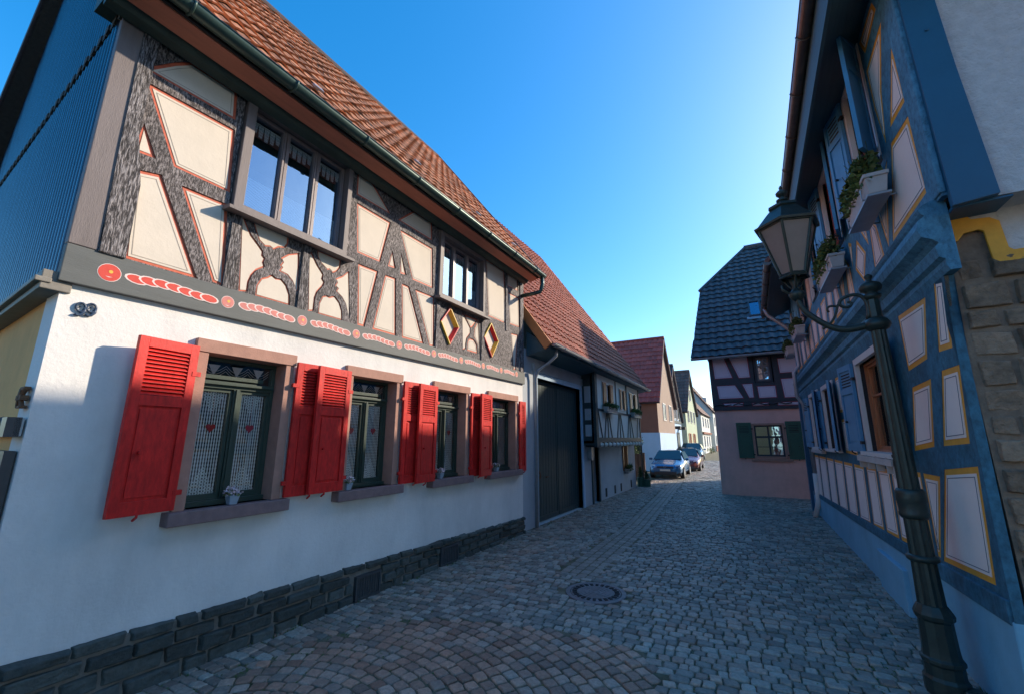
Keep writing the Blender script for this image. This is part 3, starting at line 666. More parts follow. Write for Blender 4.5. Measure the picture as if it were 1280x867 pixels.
def shutter(F, house, u, sgn, z0, z1, w, d, ang, mt='shutter', louvre=.36, label=None, th=.034, slots=False):
    """hinged at u, leaf runs along sgn; opened past the wall by ang"""
    ca, sa = math.cos(ang), math.sin(ang)
    G = Frame(F(u, z0, d), F.U*(sgn*ca)+F.N*sa, F.V, F.N*ca-F.U*(sgn*sa)); h = z1-z0; b = MB()
    st = .062 if not slots else .05; zl = h*(1-louvre)
    b.box(G, 0, st, 0, h, 0, th); b.box(G, w-st, w, 0, h, 0, th)
    b.box(G, st, w-st, h-.075, h, 0, th); b.box(G, st, w-st, zl-.045, zl+.03, 0, th); b.box(G, st, w-st, 0, .095, 0, th)
    if slots:
        b.box(G, st, w-st, zl+.03, h-.075, .006, th-.012)
        for k in range(5): vv = zl+.05+k*(h*louvre-.14)/5; b.box(G, st+.03, w-st-.03, vv, vv+.018, th-.012, th-.008, 1)
        b.box(G, st, w-st, .095, zl-.045, .008, th-.014); b.box(G, st+.03, w-st-.03, .13, zl-.08, th-.014, th-.006)
    else:
        n = 12; zz = h-.075-(zl+.03)
        for k in range(n):
            v = zl+.03+(k+.5)*zz/n; p = []
            for (dv, dd) in ((-.004, 0),(.008, 0)): pass
            a1, a2 = (v+.012, .004), (v-.012, th-.004)
            p = [G(st,a1[0],a1[1]),G(w-st,a1[0],a1[1]),G(w-st,a1[0]+.006,a1[1]),G(st,a1[0]+.006,a1[1]), G(st,a2[0],a2[1]),G(w-st,a2[0],a2[1]),G(w-st,a2[0]+.006,a2[1]),G(st,a2[0]+.006,a2[1])]
            b.hexa(p)
        b.box(G, st, w-st, zl+.03, h-.075, .0005, .003, 1)
        b.box(G, st, w-st, .095, zl-.045, .008, th-.016)
        b.prism(G, rect(st+.022,w-st-.022,.12,zl-.07), th-.016, th-.008)
    o = b.build('shutter', [mt, 'dark'], house, bevel=.003)
    if label: o['label'] = label
    fm_ = mt if mt == 'shutter' else 'iron'
    for v in (h*.10, h*.82): k = MB(); k.box(G, -.035, .03, v-.018, v+.018, th*.3, th+.004); k.build('hinge', fm_, o)
    k = MB(); k.tube([G(w*.6,-.035,th*.5), G(w*.6,-.01,th+.02), G(w*.6,.01,th+.02)], .009, 6); k.build('holder', fm_, o)
    k = MB(); k.tube([G(w-.12,h*.34,th), G(w-.12,h*.34,th+.025)], .014, 8); k.build('catch', fm_, o)
    return o
W_ = .405
shutter(LF, LH, 1.625, -1, 1.18, 2.44, W_+.01, .055, R(9))
shutter(LF, LH, 2.505, 1, 1.17, 2.45, W_, .045, R(1.5)); shutter(LF, LH, 3.115, -1, 1.18, 2.44, W_+.02, .085, R(5))
shutter(LF, LH, 3.995, 1, 1.16, 2.44, W_, .045, R(1.5)); shutter(LF, LH, 4.61, -1, 1.15, 2.43, W_, .085, R(5))
shutter(LF, LH, 5.505, 1, 1.14, 2.43, W_-.05, .045, R(1.5)); shutter(LF, LH, 6.045, -1, 1.13, 2.43, W_, .085, R(8))
shutter(LF, LH, 7.11, 1, 1.12, 2.42, .23, .045, R(2))

# upper windows
def upper_window(a, c, z0, z1):
    w = MB(); w.ring(LF, rect(a,c,z0,z1), rect(a+.085,c-.06,z0+.05,z1-.06), -.12, .075)
    win = w.build('window', 'board', LH, bevel=.004)
    s = MB(); s.prism(Frame((0,a-.06,0),(1,0,0),(0,0,1),(0,1,0)), [(-3.98,z0+.0),(-3.80,z0-.035),(-3.80,z0-.065),(-3.83,z0-.065),(-3.98,z0-.05)], 0, c-a+.12); s.build('window_sill', 'board', win)
    ia, ic, i0, i1 = a+.085, c-.06, z0+.05, z1-.06; n = 3; L = (ic-ia)/n
    s = MB(); s.ring(LF, rect(ia,ic,i0,i1), rect(ia+.02,ic-.02,i0+.02,i1-.02), -.10, -.03, 1)
    for k in range(n):
        p, q = ia+k*L+.004, ia+(k+1)*L-.004; s.ring(LF, rect(p,q,i0+.01,i1-.01), rect(p+.036,q-.036,i0+.05,i1-.045), -.08, -.02)
        s.box(LF, q-.026, q-.004, i0+.02, i1-.02, -.02, -.008)
    s.build('sash', ['sash_brown', 'sash_trim'], win, bevel=.003)
    for k in range(n):
        p, q = ia+k*L+.036, ia+(k+1)*L-.036
        s = MB(); s.add([LF(p,i0+.045,-.052),LF(q,i0+.045,-.052),LF(q,i1-.04,-.052),LF(p,i1-.04,-.052)], [(0,1,2,3)]); s.build('window_pane', 'glass_sky', win, recalc=False)
        s = MB(); s.add([LF(p,i0+.04,-.075),LF(q,i0+.04,-.075),LF(q,i0+.38,-.075),LF(p,i0+.38,-.075)], [(0,1,2,3)]); s.build('lace_curtain', 'lace_fine', win, recalc=False)
        s = MB(); m_ = 5
        for t in range(m_):
            u0 = p+t*(q-p)/m_; dl = .10+.06*math.sin(math.pi*(t+.5)/m_); s.add([LF(u0,i1-.08,-.07),LF(u0+(q-p)/m_,i1-.08,-.07),LF(u0+(q-p)/m_*.8,i1-.08-dl,-.07),LF(u0+(q-p)/m_*.2,i1-.08-dl,-.07)], [(0,1,2,3)])
        s.build('lace_valance', 'lace_fine', win, recalc=False)
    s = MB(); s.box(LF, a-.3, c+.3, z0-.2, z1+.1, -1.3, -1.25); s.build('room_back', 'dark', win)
upper_window(1.71, 2.94, 3.76, 4.95); upper_window(4.60, 5.85, 3.80, 4.86)

# house number 99
hn = MB()
for k, (ox, oz) in enumerate(((.915, 2.585), (.968, 2.593))):
    pts = []
    for t in range(15):
        a = -1.0+t/14*6.6; rr = .022+.004*t/14; pts.append(LF(ox+rr*math.cos(a), oz+rr*1.25*math.sin(a), .012))
    pts2 = [LF(ox+.022, oz+.004, .012), LF(ox+.020, oz-.03, .012), LF(ox+.004, oz-.054, .012), LF(ox-.014, oz-.060, .012), LF(ox-.024, oz-.052, .012)]
    hn.tube(pts, .0075, 8); hn.tube(pts2, [.008,.010,.009,.007,.010], 8); hn.tube([LF(ox-.004,oz+.004,.012),LF(ox-.003,oz-.001,.012)], .009, 8)
hn.build('house_number', 'number', LH, smooth=True)

# gable side of the left house
GU = Vector((-1, .036, 0)).normalized()
GF = Frame((-3.95,.80,0), GU, (0,0,1), (GU.y,GU.x,0))
b = MB(); b.slab(GF, [(0,0),(5.3,0),(5.3,2.66),(0,2.70)], [], -.25, 0); b.build('gable_ground_wall', 'ochre', LH)
b = MB(); b.prism(GF, [(-.02,2.66),(5.3,2.58),(5.3,2.70),(-.02,2.79)], -.05, .10, 0); b.prism(GF, [(-.03,2.70),(5.3,2.62),(5.3,2.655),(-.03,2.735)], .05, .13, 0); b.build('gable_ledge', 'ledge', LH, bevel=.006)
b = MB(); step = .0125; pitch_ = .092; u = .0; vs = []; prev = None
def gtop(x_u): return 5.0+ (x_u-(-.35))*1.268 if x_u < 2.55 else 5.0+2.9*1.268-(x_u-2.55)*1.268
while u < 5.3:
    h = .028*abs(math.sin(math.pi*u/pitch_))**.6
    zt = min(gtop(u), 8.6); cur = (GF(u,2.72,.012+h), GF(u,4.95,.012+h), GF(u,max(4.96,zt-.06),.012+h))
    if prev: b.add([*prev, *cur], [(0,3,4,1),(1,4,5,2)], 0)
    prev = cur; u += step
b.add([GF(-.02,2.72,.0),GF(5.3,2.72,.0),GF(5.3,5.0,0),GF(2.55,8.75,0),GF(-.02,5.3,0)], [(0,1,2,3,4)])
b.build('corrugated_cladding', 'clad', LH, recalc=False)
b = MB(); n = 60
for k in range(n):
    u = -.06+k*5.3/n; b.prism(GF, [(u,4.90),(u+.045,4.875),(u+.092,4.90),(u+.092,4.95),(u,4.95)], .02, .045+.008*(k%2), 0)
b.build('cladding_trim', 'clad_trim', LH)
b = MB(); b.box(GF, 2.6, 3.2, 7.3, 7.36, .03, .07); b.build('cladding_flashing', 'clad_trim', LH)
an = MB(); an.tube([GF(.06,2.02,.03),GF(.10,1.96,.04),GF(.06,1.90,.03)], .014, 6); an.tube([GF(.16,2.02,.03),GF(.12,1.96,.04),GF(.16,1.90,.03)], .014, 6); an.box(GF, .05, .17, 1.945, 1.975, .01, .05); an.box(GF, .05,.17, 1.895,1.91,.01,.04); an.box(GF,.05,.17,2.01,2.03,.01,.04)
an.build('wall_anchor', 'rust', LH)
ob = MB(); ob.box(GF, .02, .9, 1.72, 1.83, .01, .05); ob.box(GF, .02, .16, 1.715, 1.835, .02, .085, 1)
for k in range(6): ob.tube([GF(.2+k*.12,1.78,.05),GF(.25+k*.12,1.83,.07)], .02, 6, 1)
ob.build('shutter_guard', ['zinc', 'sash_trim'], LH)
ob = MB(); ob.ring(GF, rect(.04,.95,.75,1.63), rect(.10,.89,.81,1.58), .01, .06, 1)
for k in range(18): ob.box(GF, .10, .89, .82+k*.043, .85+k*.043, .015, .045, 0)
ob.build('garden_shutter', ['green_shutter', 'sash_trim'], LH)

# flower pots on the sills
for i, (yy, w_, lab) in enumerate(((2.07,1,'small grey flower pot on the sill of the red shuttered window nearest the corner'),
        (3.25,.95,'small pot of pale flowers on the sill of the second red shuttered window'),
        (4.83,.95,'small pot of pale flowers on the sill of the third red shuttered window'),
        (6.33,.95,'small pot of pale flowers on the sill of the farthest red shuttered window'))):
    z = 1.162; x = -3.95+.03; pt = thing('flower_pot', lab, 'flower pot', (x,yy,z), 'flower pots on the red shuttered windows')
    b = MB(); F = Frame((x,yy,z), (1,0,0), (0,1,0), (0,0,1)); r0, r1 = .028, .042
    b.hexa([F(-r0,-r0,0),F(r0,-r0,0),F(r0,r0,0),F(-r0,r0,0),F(-r1,-r1,.075),F(r1,-r1,.075),F(r1,r1,.075),F(-r1,r1,.075)]); b.build('pot', 'pot', pt, bevel=.003)
    b = MB(); leaf_cluster(b, (x,yy,z+.105), .06, .075, .05, 150, .024, 0); leaf_cluster(b, (x,yy,z+.09), .06, .075, .04, 60, .028, 1)
    b.build('flowers', ['flower', 'leaf2'], pt, recalc=False)
# red hearts hanging in the panes
for a, c, who in ((1.64,2.49,'nearest the corner'),(3.13,3.98,'second along the wall'),(4.63,5.49,'third along the wall')):
    ia, ic = a+.085, c-.085; mid = (ia+ic)/2
    for q, (p0, p1) in enumerate(((ia+.06, mid-.05), (mid+.05, ic-.06))):
        u = (p0+p1)/2+.01; z = 1.80; pts = []
        for k in range(20):
            t = 2*math.pi*k/20; pts.append((u+.0026*16*math.sin(t)**3*.9, z+.0026*(13*math.cos(t)-5*math.cos(2*t)-2*math.cos(3*t)-math.cos(4*t))))
        b = MB(); b.prism(LF, pts, -.166, -.160); b.tube([LF(u,z+.02,-.163), LF(u,2.08,-.163)], .0012, 4)
        tag(b.build('heart_ornament', 'heart'), 'red heart hanging in the %s pane of the red shuttered window %s' % (('left','right')[q], who), 'ornament', 'red hearts hanging in the lace curtained windows')

# ------------------------------------------------------------------ RIGHT BLUE HOUSE
RU_ = Vector((-.011, 1, 0)); VL = Vector((.015, 0, 1))
RL = Frame((1.27,0,0), RU_, VL, (-1,0,0)); RU = Frame((1.325,0,0), RU_, (0,0,1), (-1,0,0))
RH = thing('blue_timbered_house', 'blue timbered house with orange edged pale panels and stone corner, right of the street', 'house', (1.25, 3.9, 0))
A0, A1 = 3.88, 13.2
rw = [(5.62,6.72,1.56,2.62),(8.55,9.65,1.54,2.58),(10.25,11.5,1.54,2.60)]
RPL = [  # ground-floor fields, (y,z)
 [(3.93,1.51),(4.47,1.46),(4.83,.77),(4.02,.82)], [(3.89,2.17),(4.16,2.17),(4.38,1.67),(3.97,1.69)], [(3.84,2.78),(3.98,2.81),(4.13,2.34),(3.93,2.33)],
 [(4.42,2.14),(4.83,2.12),(5.05,1.62),(4.60,1.66)], [(4.22,2.74),(4.85,2.76),(4.84,2.30),(4.40,2.33)],
 [(4.62,1.40),(4.95,1.40),(4.95,.78),(4.92,.78)],
 [(5.05,1.40),(5.42,1.39),(5.42,.74),(5.05,.76)], [(5.52,1.38),(5.92,1.38),(5.95,.71),(5.55,.73)], [(6.02,1.37),(6.46,1.36),(6.50,.68),(6.06,.70)],
 [(6.58,1.36),(7.02,1.35),(7.1,.65),(6.64,.68)], [(7.20,1.34),(7.75,1.34),(7.85,.61),(7.28,.64)], [(7.90,1.34),(8.50,1.34),(8.6,.58),(8.02,.60)],
 [(8.64,1.34),(9.35,1.34),(9.45,.54),(8.76,.57)], [(9.5,1.34),(10.2,1.34),(10.3,.51),(9.62,.53)], [(10.35,1.34),(11.2,1.34),(11.3,.48),(10.46,.50)], [(11.35,1.34),(12.0,1.34),(12.05,.46),(11.45,.47)],
 [(7.42,2.12),(7.42,2.62),(8.2,2.62),(8.2,2.12)], [(7.42,1.98),(8.2,1.98),(8.2,1.52),(7.42,1.50)], [(11.75,2.5),(12.15,2.5),(12.15,1.55),(11.75,1.55)]]
RPL = [inset(p, -.018) for p in RPL]
b = MB(); b.slab(RL, [(A0+.04,.3),(A1-.16,.3),(A1-.16,3.0),(A0+.04,3.0)], [rect(a+.02,c-.02,z0,z1) for a,c,z0,z1 in rw]+[rect(12.25,13.05,.31,2.42)], -.25, -.012); b.build('ground_floor_wall', 'dark', RH)
b = MB(); b.slab(RL, [(A0-.02,.64),(A1,.40),(A1,2.95),(A0-.02,2.95)], RPL+[rect(a-.10,c+.10,z0-.02,z1+.07) for a,c,z0,z1 in rw]+[rect(12.25,13.05,.41,2.42)], -.03, .022)
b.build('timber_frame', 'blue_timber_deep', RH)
PM = ('infill_pink', 'orange_line', 'dark_line')
for p in RPL: panel(RL, RH, p, .019, .042, PM, .020)
b = MB(); b.prism(RL, [(A0-.02,-.1),(A1,-.1),(A1,.405),(A0-.02,.645)], -.2, .030); b.build('painted_plinth', 'blue_light', RH, bevel=.01)
b = MB(); b.box(RL, 5.9, 6.9, -.05, .42, .0, .075); b.build('plinth_buttress', 'blue_light', RH, bevel=.01)
b = MB(); b.prism(RL, [(A0-.01,.62),(A1,.385),(A1,.46),(A0-.01,.76)], 0, .040); b.build('sole_beam', 'blue_timber_deep', RH, bevel=.008)
# door at the far end
b = MB(); b.box(RL, 12.25, 13.05, 0, 2.42, -.18, -.14); b.box(RL, 12.35, 12.95, .3, 1.1, -.14, -.125); b.box(RL, 12.35, 12.95, 1.25, 2.2, -.14, -.125); b.box(RL, 13.02, 13.2, 0, 2.75, .0, .09); b.build('door', 'blue_board', RH)
# moulded beam course between storeys
prof = [(0,2.80),(.035,2.80),(.05,2.84),(.045,2.88),(.075,2.90),(.085,2.97),(.06,3.0),(.085,3.03),(.14,3.06),(.155,3.12),(.14,3.18),(.10,3.21),(.12,3.235),(.13,3.26),(.10,3.29),(.05,3.31),(0,3.31),(-.02,3.31),(-.02,2.80)]
b = MB()
def xm(y): return 1.325-.011*y
ring_pts = []
for y in (3.70, 6, 8, 10, 12, 13.3):
    ring_pts.append([Vector((xm(y)-d, y, z+(0 if d > 0 else 0))) for d, z in prof])
n = len(prof); vs = [p for r_ in ring_pts for p in r_]
fs = [(i*n+k,i*n+(k+1)%n,(i+1)*n+(k+1)%n,(i+1)*n+k) for i in range(len(ring_pts)-1) for k in range(n)]
b.add(vs, fs); tr = tessellate_polygon([[Vector((d,z,0)) for d,z in prof]]); b.add(ring_pts[0], [tuple(t) for t in tr]); b.add(ring_pts[-1], [tuple(t) for t in tr])
b.build('moulded_beam', 'blue_timber', RH)
# upper storey
B0 = 3.62
uw = [(4.55,5.22),(6.30,7.05),(8.4,9.1),(10.2,10.9)]
UP = [[(3.84,4.68),(3.80,4.22),(4.14,4.25)], [(3.84,4.06),(3.80,3.45),(4.62,3.43),(4.22,4.10)],
 [(3.93,5.02),(4.20,4.61),(4.33,4.22),(4.40,4.60),(4.40,5.0)], [(4.00,5.32),(3.96,5.22),(4.34,5.17),(4.42,5.34)],
 [(4.42,4.04),(4.77,3.44),(4.88,3.88)], [(5.17,3.91),(5.00,3.72),(4.95,3.39),(5.27,3.36)], [(5.34,3.96),(5.34,3.70),(5.54,3.96)],
 [(5.73,3.88),(5.50,3.65),(5.72,3.42),(5.96,3.64)], [(6.08,4.00),(5.98,3.95),(6.08,3.72)], [(6.40,3.93),(6.24,3.77),(6.22,3.38),(6.50,3.38)],
 [(6.60,3.93),(6.95,3.93),(6.78,3.42)], [(7.12,3.92),(7.02,3.42),(7.4,3.42),(7.32,3.92)], [(7.5,3.92),(7.62,3.42),(8.0,3.42),(7.85,3.92)],
 [(5.60,5.2),(5.60,4.25),(5.85,4.25),(5.85,5.2)], [(7.45,5.2),(7.30,4.2),(7.60,4.14),(7.9,5.2)], [(8.05,3.92),(8.2,3.42),(8.5,3.42),(8.5,3.92)], [(8.7,3.92),(8.7,3.42),(9.1,3.42),(9.0,3.92)],
 [(9.3,4.93),(9.35,4.20),(9.75,4.14),(9.7,4.9)], [(9.2,3.92),(9.3,3.42),(9.7,3.42),(9.7,3.92)], [(9.9,3.92),(9.85,3.42),(10.3,3.42),(10.3,3.92)], [(10.5,3.92),(10.5,3.42),(11,3.42),(11,3.92)],
 [(11.2,4.9),(11.3,4.1),(11.8,4.1),(11.8,4.9)], [(11.2,3.92),(11.2,3.42),(11.7,3.42),(11.7,3.92)], [(12.0,4.9),(12,3.42),(12.5,3.42),(12.4,4.9)], [(12.7,4.9),(12.75,3.42),(13.1,3.42),(13.1,4.9)]]
UP = [inset(p, -.02) for p in UP]
b = MB(); b.slab(RU, rect(B0+.04,A1-.16,3.28,5.75), [rect(a,c,4.18,5.42) for a,c in uw], -.25, -.012); b.build('upper_wall', 'dark', RH)
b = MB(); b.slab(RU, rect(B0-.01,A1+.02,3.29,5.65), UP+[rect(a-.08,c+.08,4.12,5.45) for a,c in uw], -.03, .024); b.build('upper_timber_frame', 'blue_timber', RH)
for p in UP: panel(RU, RH, p, .021, .045, PM, .020)
# gable wall facing the viewer
RG = Frame((1.28, A0, 0), (1,0,0), (0,0,1), (0,-1,0)); RGu = Frame((1.285, B0, 0), (1,0,0), (0,0,1), (0,-1,0))
b = MB(); b.box(RG, .01, 8.5, -.1, 3.22, -.3, .012, 0); b.build('gable_stone_backing', 'quoin_mortar', RH)
b = MB(); z = -.05; q_ = 0
while z < 2.86:
    h = random.uniform(.14, .21); u = .0; first = True
    h = min(h, 2.9-z)
    while u < 1.3:
        w = random.uniform(.12, .2) if (first and q_ % 2) else random.uniform(.2, .4); first = False
        j = lambda: random.uniform(-.014, .014); d = random.uniform(.015, .05); a, c = u+.005, u+w-.005; lean = .04*(z/2.8)
        P = []
        for dd, k in ((-.05, 0), (d, .018)):
            P += [RG(a+k+j()*.5+lean,z+.004+k+j()*.5,dd),RG(c-k+j()+lean,z+.004+k+j(),dd+j()),RG(c-k+j()+lean,z+h-.004-k+j(),dd+j()),RG(a+k+j()*.5+lean,z+h-.004-k+j(),dd)]
        b.hexa(P); u += w
    z += h; q_ += 1
b.build('quoin_stones', ['quoin'], RH, bevel=.006, displace=.016)
b = MB(); b.box(RG, .30, 8.5, 2.86, 3.24, .0, .035); b.box(RG, .13, .30, 3.14, 3.24, .0, .035); b.box(RG, .62, 8.5, -.1, 2.86, .0, .03); b.build('gable_render', 'render', RH, bevel=.004)
b = MB(); pl = [(.12,3.20),(.24,3.20),(.24,3.13),(.40,3.13),(.40,2.885),(.66,2.885)]
pth = [(.055,3.17,.0),(.14,3.19,.0),(.20,3.13,.0),(.34,3.13,.0),(.375,3.10,.0),(.375,2.92,.0),(.41,2.885,.0),(.8,2.885,.0),(1.2,2.885,0)]
b.prism(RG, [(.04,3.215),(.15,3.215),(.17,3.175),(.26,3.165),(.30,3.13),(.31,2.935),(.33,2.915),(1.4,2.92),(1.4,2.84),(.25,2.84),(.225,2.87),(.215,3.075),(.19,3.09),(.12,3.08),(.08,3.03),(.03,3.04),(.02,3.15)], .03, .050)
b.build('painted_corner_moulding', 'orange_line', RH, bevel=.005)
b = MB(); b.prism(RGu, [(.06,3.22),(8.5,3.22),(8.5,5.6),(4.1,8.6),(.06,5.6)], -.3, 0); b.build('gable_upper_wall', 'render', RH)
b = MB(); b.prism(RGu, [(.005,3.19),(.225,3.215),(.185,4.2),(.15,5.6),(-.02,5.6),(-.005,4.2)], 0, .05); b.prism(RGu, [(.02,3.19),(.30,3.20),(.30,3.215),(.02,3.215)], -.24, -.005); b.tube([RGu(.09,4.55,.05),RGu(.09,4.55,.06)], .012, 8)
b.build('corner_board', 'blue_board', RH, bevel=.006)
b = MB(); b.box(RU, B0-.02, B0+.17, 3.31, 5.6, .0, .036); b.build('corner_post', 'blue_timber', RH, bevel=.008)
b = MB(); b.box(WF, 9.5, 9.7, B0, A1, 0, 5.2); b.box(WF, 1.2, 9.5, A1-.15, A1, 0, 5.3); b.build('rear_walls', 'grey_wall', RH)
# eaves
EF = Frame((0,2.3,0),(1,0,0),(0,0,1),(0,1,0))
b = MB(); b.prism(EF, [(.925,5.24),(1.33,5.44),(1.33,5.50),(.925,5.30)], 0, 6.5); b.prism(EF, [(.90,5.20),(.93,5.20),(.93,5.62),(.90,5.62)], 0, 6.5); b.build('soffit_board', 'blue_dark', RH)
b = MB(); b.prism(EF, [(.60,4.84),(1.33,5.18),(1.33,5.26),(.60,4.92)], 6.5, 10.8); b.build('soffit_board', 'blue_dark', RH)
b = MB(); half_gutter(b, (.85,2.35,5.62), (.85,8.8,5.62), .064, 8); b.build('gutter', 'copper', RH, smooth=True)
b = MB(); half_gutter(b, (.55,8.7,4.93), (.55,12.8,4.96), .064, 5); b.build('gutter', 'copper', RH, smooth=True)
b = MB(); b.prism(EF, [(.82,5.72),(5.4,8.9),(10,5.6),(10,5.5),(5.4,8.78),(.82,5.62)], 0, 6.5); b.build('roof', 'tile_brown', RH)  # unseen slope, pitch kept low so sunlight clears it
b = MB(); b.prism(EF, [(.52,5.02),(5.4,8.4),(10,5.4),(10,5.3),(5.4,8.28),(.52,4.94)], 6.5, 10.8); b.build('roof', 'tile_brown', RH)  # far slope, also unseen and pitched low to let the sun past
b = MB(); px_ = lambda y: 1.19-.0*y
b.tube([(.55,11.9,4.9),(.60,11.9,4.72),(1.0,11.85,4.3),(1.08,11.8,4.1),(1.09,11.85,3.4),(.97,11.85,3.25),(.96,11.85,2.7),(1.07,11.9,2.5),(1.10,11.95,.9)], .045, 10, 0); b.tube([(1.10,11.95,.95),(1.09,11.97,.35),(1.0,12.0,0)], .055, 10, 1)
b.build('downpipe', ['zinc', 'house_white'], RH, smooth=True)
# windows right, ground floor
def wood_window(F, house, a, c, z0, z1, wood='oak', casing='white_wood', sill=True, dep=-.10, cas=.075):
    w = MB(); w.ring(F, rect(a-cas,c+cas,z0-.0,z1+cas), rect(a,c,z0+.0005,z1), -.10, .034); win = w.build('window', casing, house, bevel=.003)
    s = MB(); s.ring(F, rect(a,c,z0,z1), rect(a+.03,c-.03,z0+.03,z1-.03), dep-.02, dep+.05); s.ring(F, rect(a+.03,c-.03,z0+.03,z1-.03), rect(a+.06,c-.06,z0+.065,z1-.06), dep-.02, dep+.02)
    mid = (a+c)/2; s.box(F, mid-.02, mid+.02, z0+.03, z1-.03, dep-.02, dep+.028); zz = z0+(z1-z0)*.62; s.box(F, a+.05, c-.05, zz-.012, zz+.012, dep-.018, dep+.016); s.build('sash', wood, win, bevel=.002)
    s = MB(); s.box(F, a+.04, c-.04, z0+.04, z1-.04, dep-.004, dep); s.build('window_pane', 'glass', win)
    s = MB()
    for (p, q) in ((a+.05, mid-.03), (mid+.03, c-.05)):
        k0 = 10; pts = []
        for k in range(k0+1): pts.append((p+(q-p)*k/k0, .012*math.sin(k*2.1)))
        for k in range(k0): s.add([F(pts[k][0],z0+.05,dep-.08+pts[k][1]),F(pts[k+1][0],z0+.05,dep-.08+pts[k+1][1]),F(pts[k+1][0],z1-.04,dep-.08+pts[k+1][1]),F(pts[k][0],z1-.04,dep-.08+pts[k][1])], [(0,1,2,3)])
    s.build('net_curtain', 'lace_fine', win, recalc=False)
    if sill: s = MB(); s.box(F, a-cas-.05, c+cas+.05, z0-.05, z0-.002, .0, .09); s.build('window_sill', 'white_wood', win, bevel=.004)
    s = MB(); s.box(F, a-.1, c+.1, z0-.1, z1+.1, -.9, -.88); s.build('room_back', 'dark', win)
    return win
for a, c, z0, z1 in rw: wood_window(RL, RH, a, c, z0, z1)
def rsh(F, u, s, z0, z1, w, ang, d=.04): shutter(F, RH, u, s, z0, z1, w, d, R(ang), 'blue_paint', .30, slots=True)
rsh(RL, 5.54, -1, 1.55, 2.66, .52, 9); rsh(RL, 6.80, 1, 1.55, 2.66, .46, 8)
rsh(RL, 8.47, -1, 1.53, 2.60, .5, 12); rsh(RL, 9.73, 1, 1.53, 2.60, .22, 8); rsh(RL, 10.17, -1, 1.53, 2.62, .40, 14); rsh(RL, 11.58, 1, 1.53, 2.62, .4, 10)
b = MB()
for yy in (5.7, 6.1, 6.5, 6.9): b.box(RL, yy, yy+.012, 1.36, 1.52, .03, .10)
b.box(RL, 5.5, 7.0, 1.44, 1.505, .03, .105); b.box(RL, 5.5, 5.53, 1.33, 1.52, .03, .09); b.build('sill_ledge', 'planter', RH); b = MB(); b.box(RL, 10.1, 11.6, 1.43, 1.49, .03, .11); b.build('sill_ledge', 'planter', RH)
for i, (a, c) in enumerate(uw): wood_window(RU, RH, a, c, 4.18, 5.36, 'red_wood', 'white_wood', sill=False)
rsh(RU, 4.49, -1, 4.14, 5.40, .34, 30); rsh(RU, 5.28, 1, 4.14, 5.40, .36, 14)
rsh(RU, 6.24, -1, 4.14, 5.38, .38, 14); rsh(RU, 7.11, 1, 4.14, 5.38, .36, 10); rsh(RU, 8.34, -1, 4.14, 5.38, .36, 12); rsh(RU, 10.14, -1, 4.14, 5.38, .36, 12); rsh(RU, 10.96, 1, 4.14, 5.38, .36, 12)
# window boxes
def window_box(F, a, c, z, label, group, cat='window box', d0=.06, d1=.26, h=.17, plant=1.0, mm=('leaf','leaf2'), cen=None):
    loc = F((a+c)/2, z, (d0+d1)/2); t = thing('flower_box', label, cat, loc, group); b = MB(); i = .022
    P = [F(a+i,z,d0+i),F(c-i,z,d0+i),F(c-i,z,d1-i),F(a+i,z,d1-i),F(a,z+h,d0),F(c,z+h,d0),F(c,z+h,d1),F(a,z+h,d1)]; b.hexa(P)
    b.box(F, a-.01, c+.01, z+h-.03, z+h+.004, d0-.004, d1+.008); o = b.build('trough', 'planter', t, bevel=.005)
    b = MB(); b.tube([F(a+.1,z-.01,.0),F(a+.1,z-.012,d1+.015),F(a+.1,z+h*.5,d1+.015)], .008, 6); b.tube([F(c-.1,z-.01,.0),F(c-.1,z-.012,d1+.015),F(c-.1,z+h*.5,d1+.015)], .008, 6); b.box(F, a, c, z-.03, z-.012, d0, d1); b.build('bracket', 'zinc', t)
    b = MB(); n = int(5*(c-a)/.5)+2; mid = (d0+d1)/2
    for k in range(n):
        u = a+.08+(c-a-.16)*k/(n-1); p = F(u, z+h+.07*plant, mid+.03); leaf_cluster(b, p, .11, .12, .12*plant, int(130*plant), .045, k % 2, .03)
        for q in range(3): b.tube([F(u, z+h-.02, mid), F(u+random.uniform(-.1,.1), z+h+.22*plant*random.uniform(.6,1.1), mid+random.uniform(-.05,.14))], .003, 4, 0)
    b.build('plant', list(mm), t, recalc=False)
    return t
gr = 'flower boxes under the blue house windows'
window_box(RU, 4.22, 4.98, 3.72, 'pale flower box with bushy green plant under the nearest upper blue shuttered window', gr, d0=.08, d1=.24, plant=1.5)
window_box(RU, 6.05, 7.05, 3.74, 'pale flower box with green plant under the second upper blue shuttered window', gr, d0=.08, d1=.24, plant=1.5)
window_box(RU, 9.95, 10.85, 3.78, 'small pale flower box just left of the lamp arm under a far upper window', gr, d0=.10, d1=.27, plant=1.2)
window_box(RU, 12.2, 12.9, 3.78, 'farthest small flower box on the blue house near its downpipe', gr, d0=.10, d1=.27, plant=1.2)

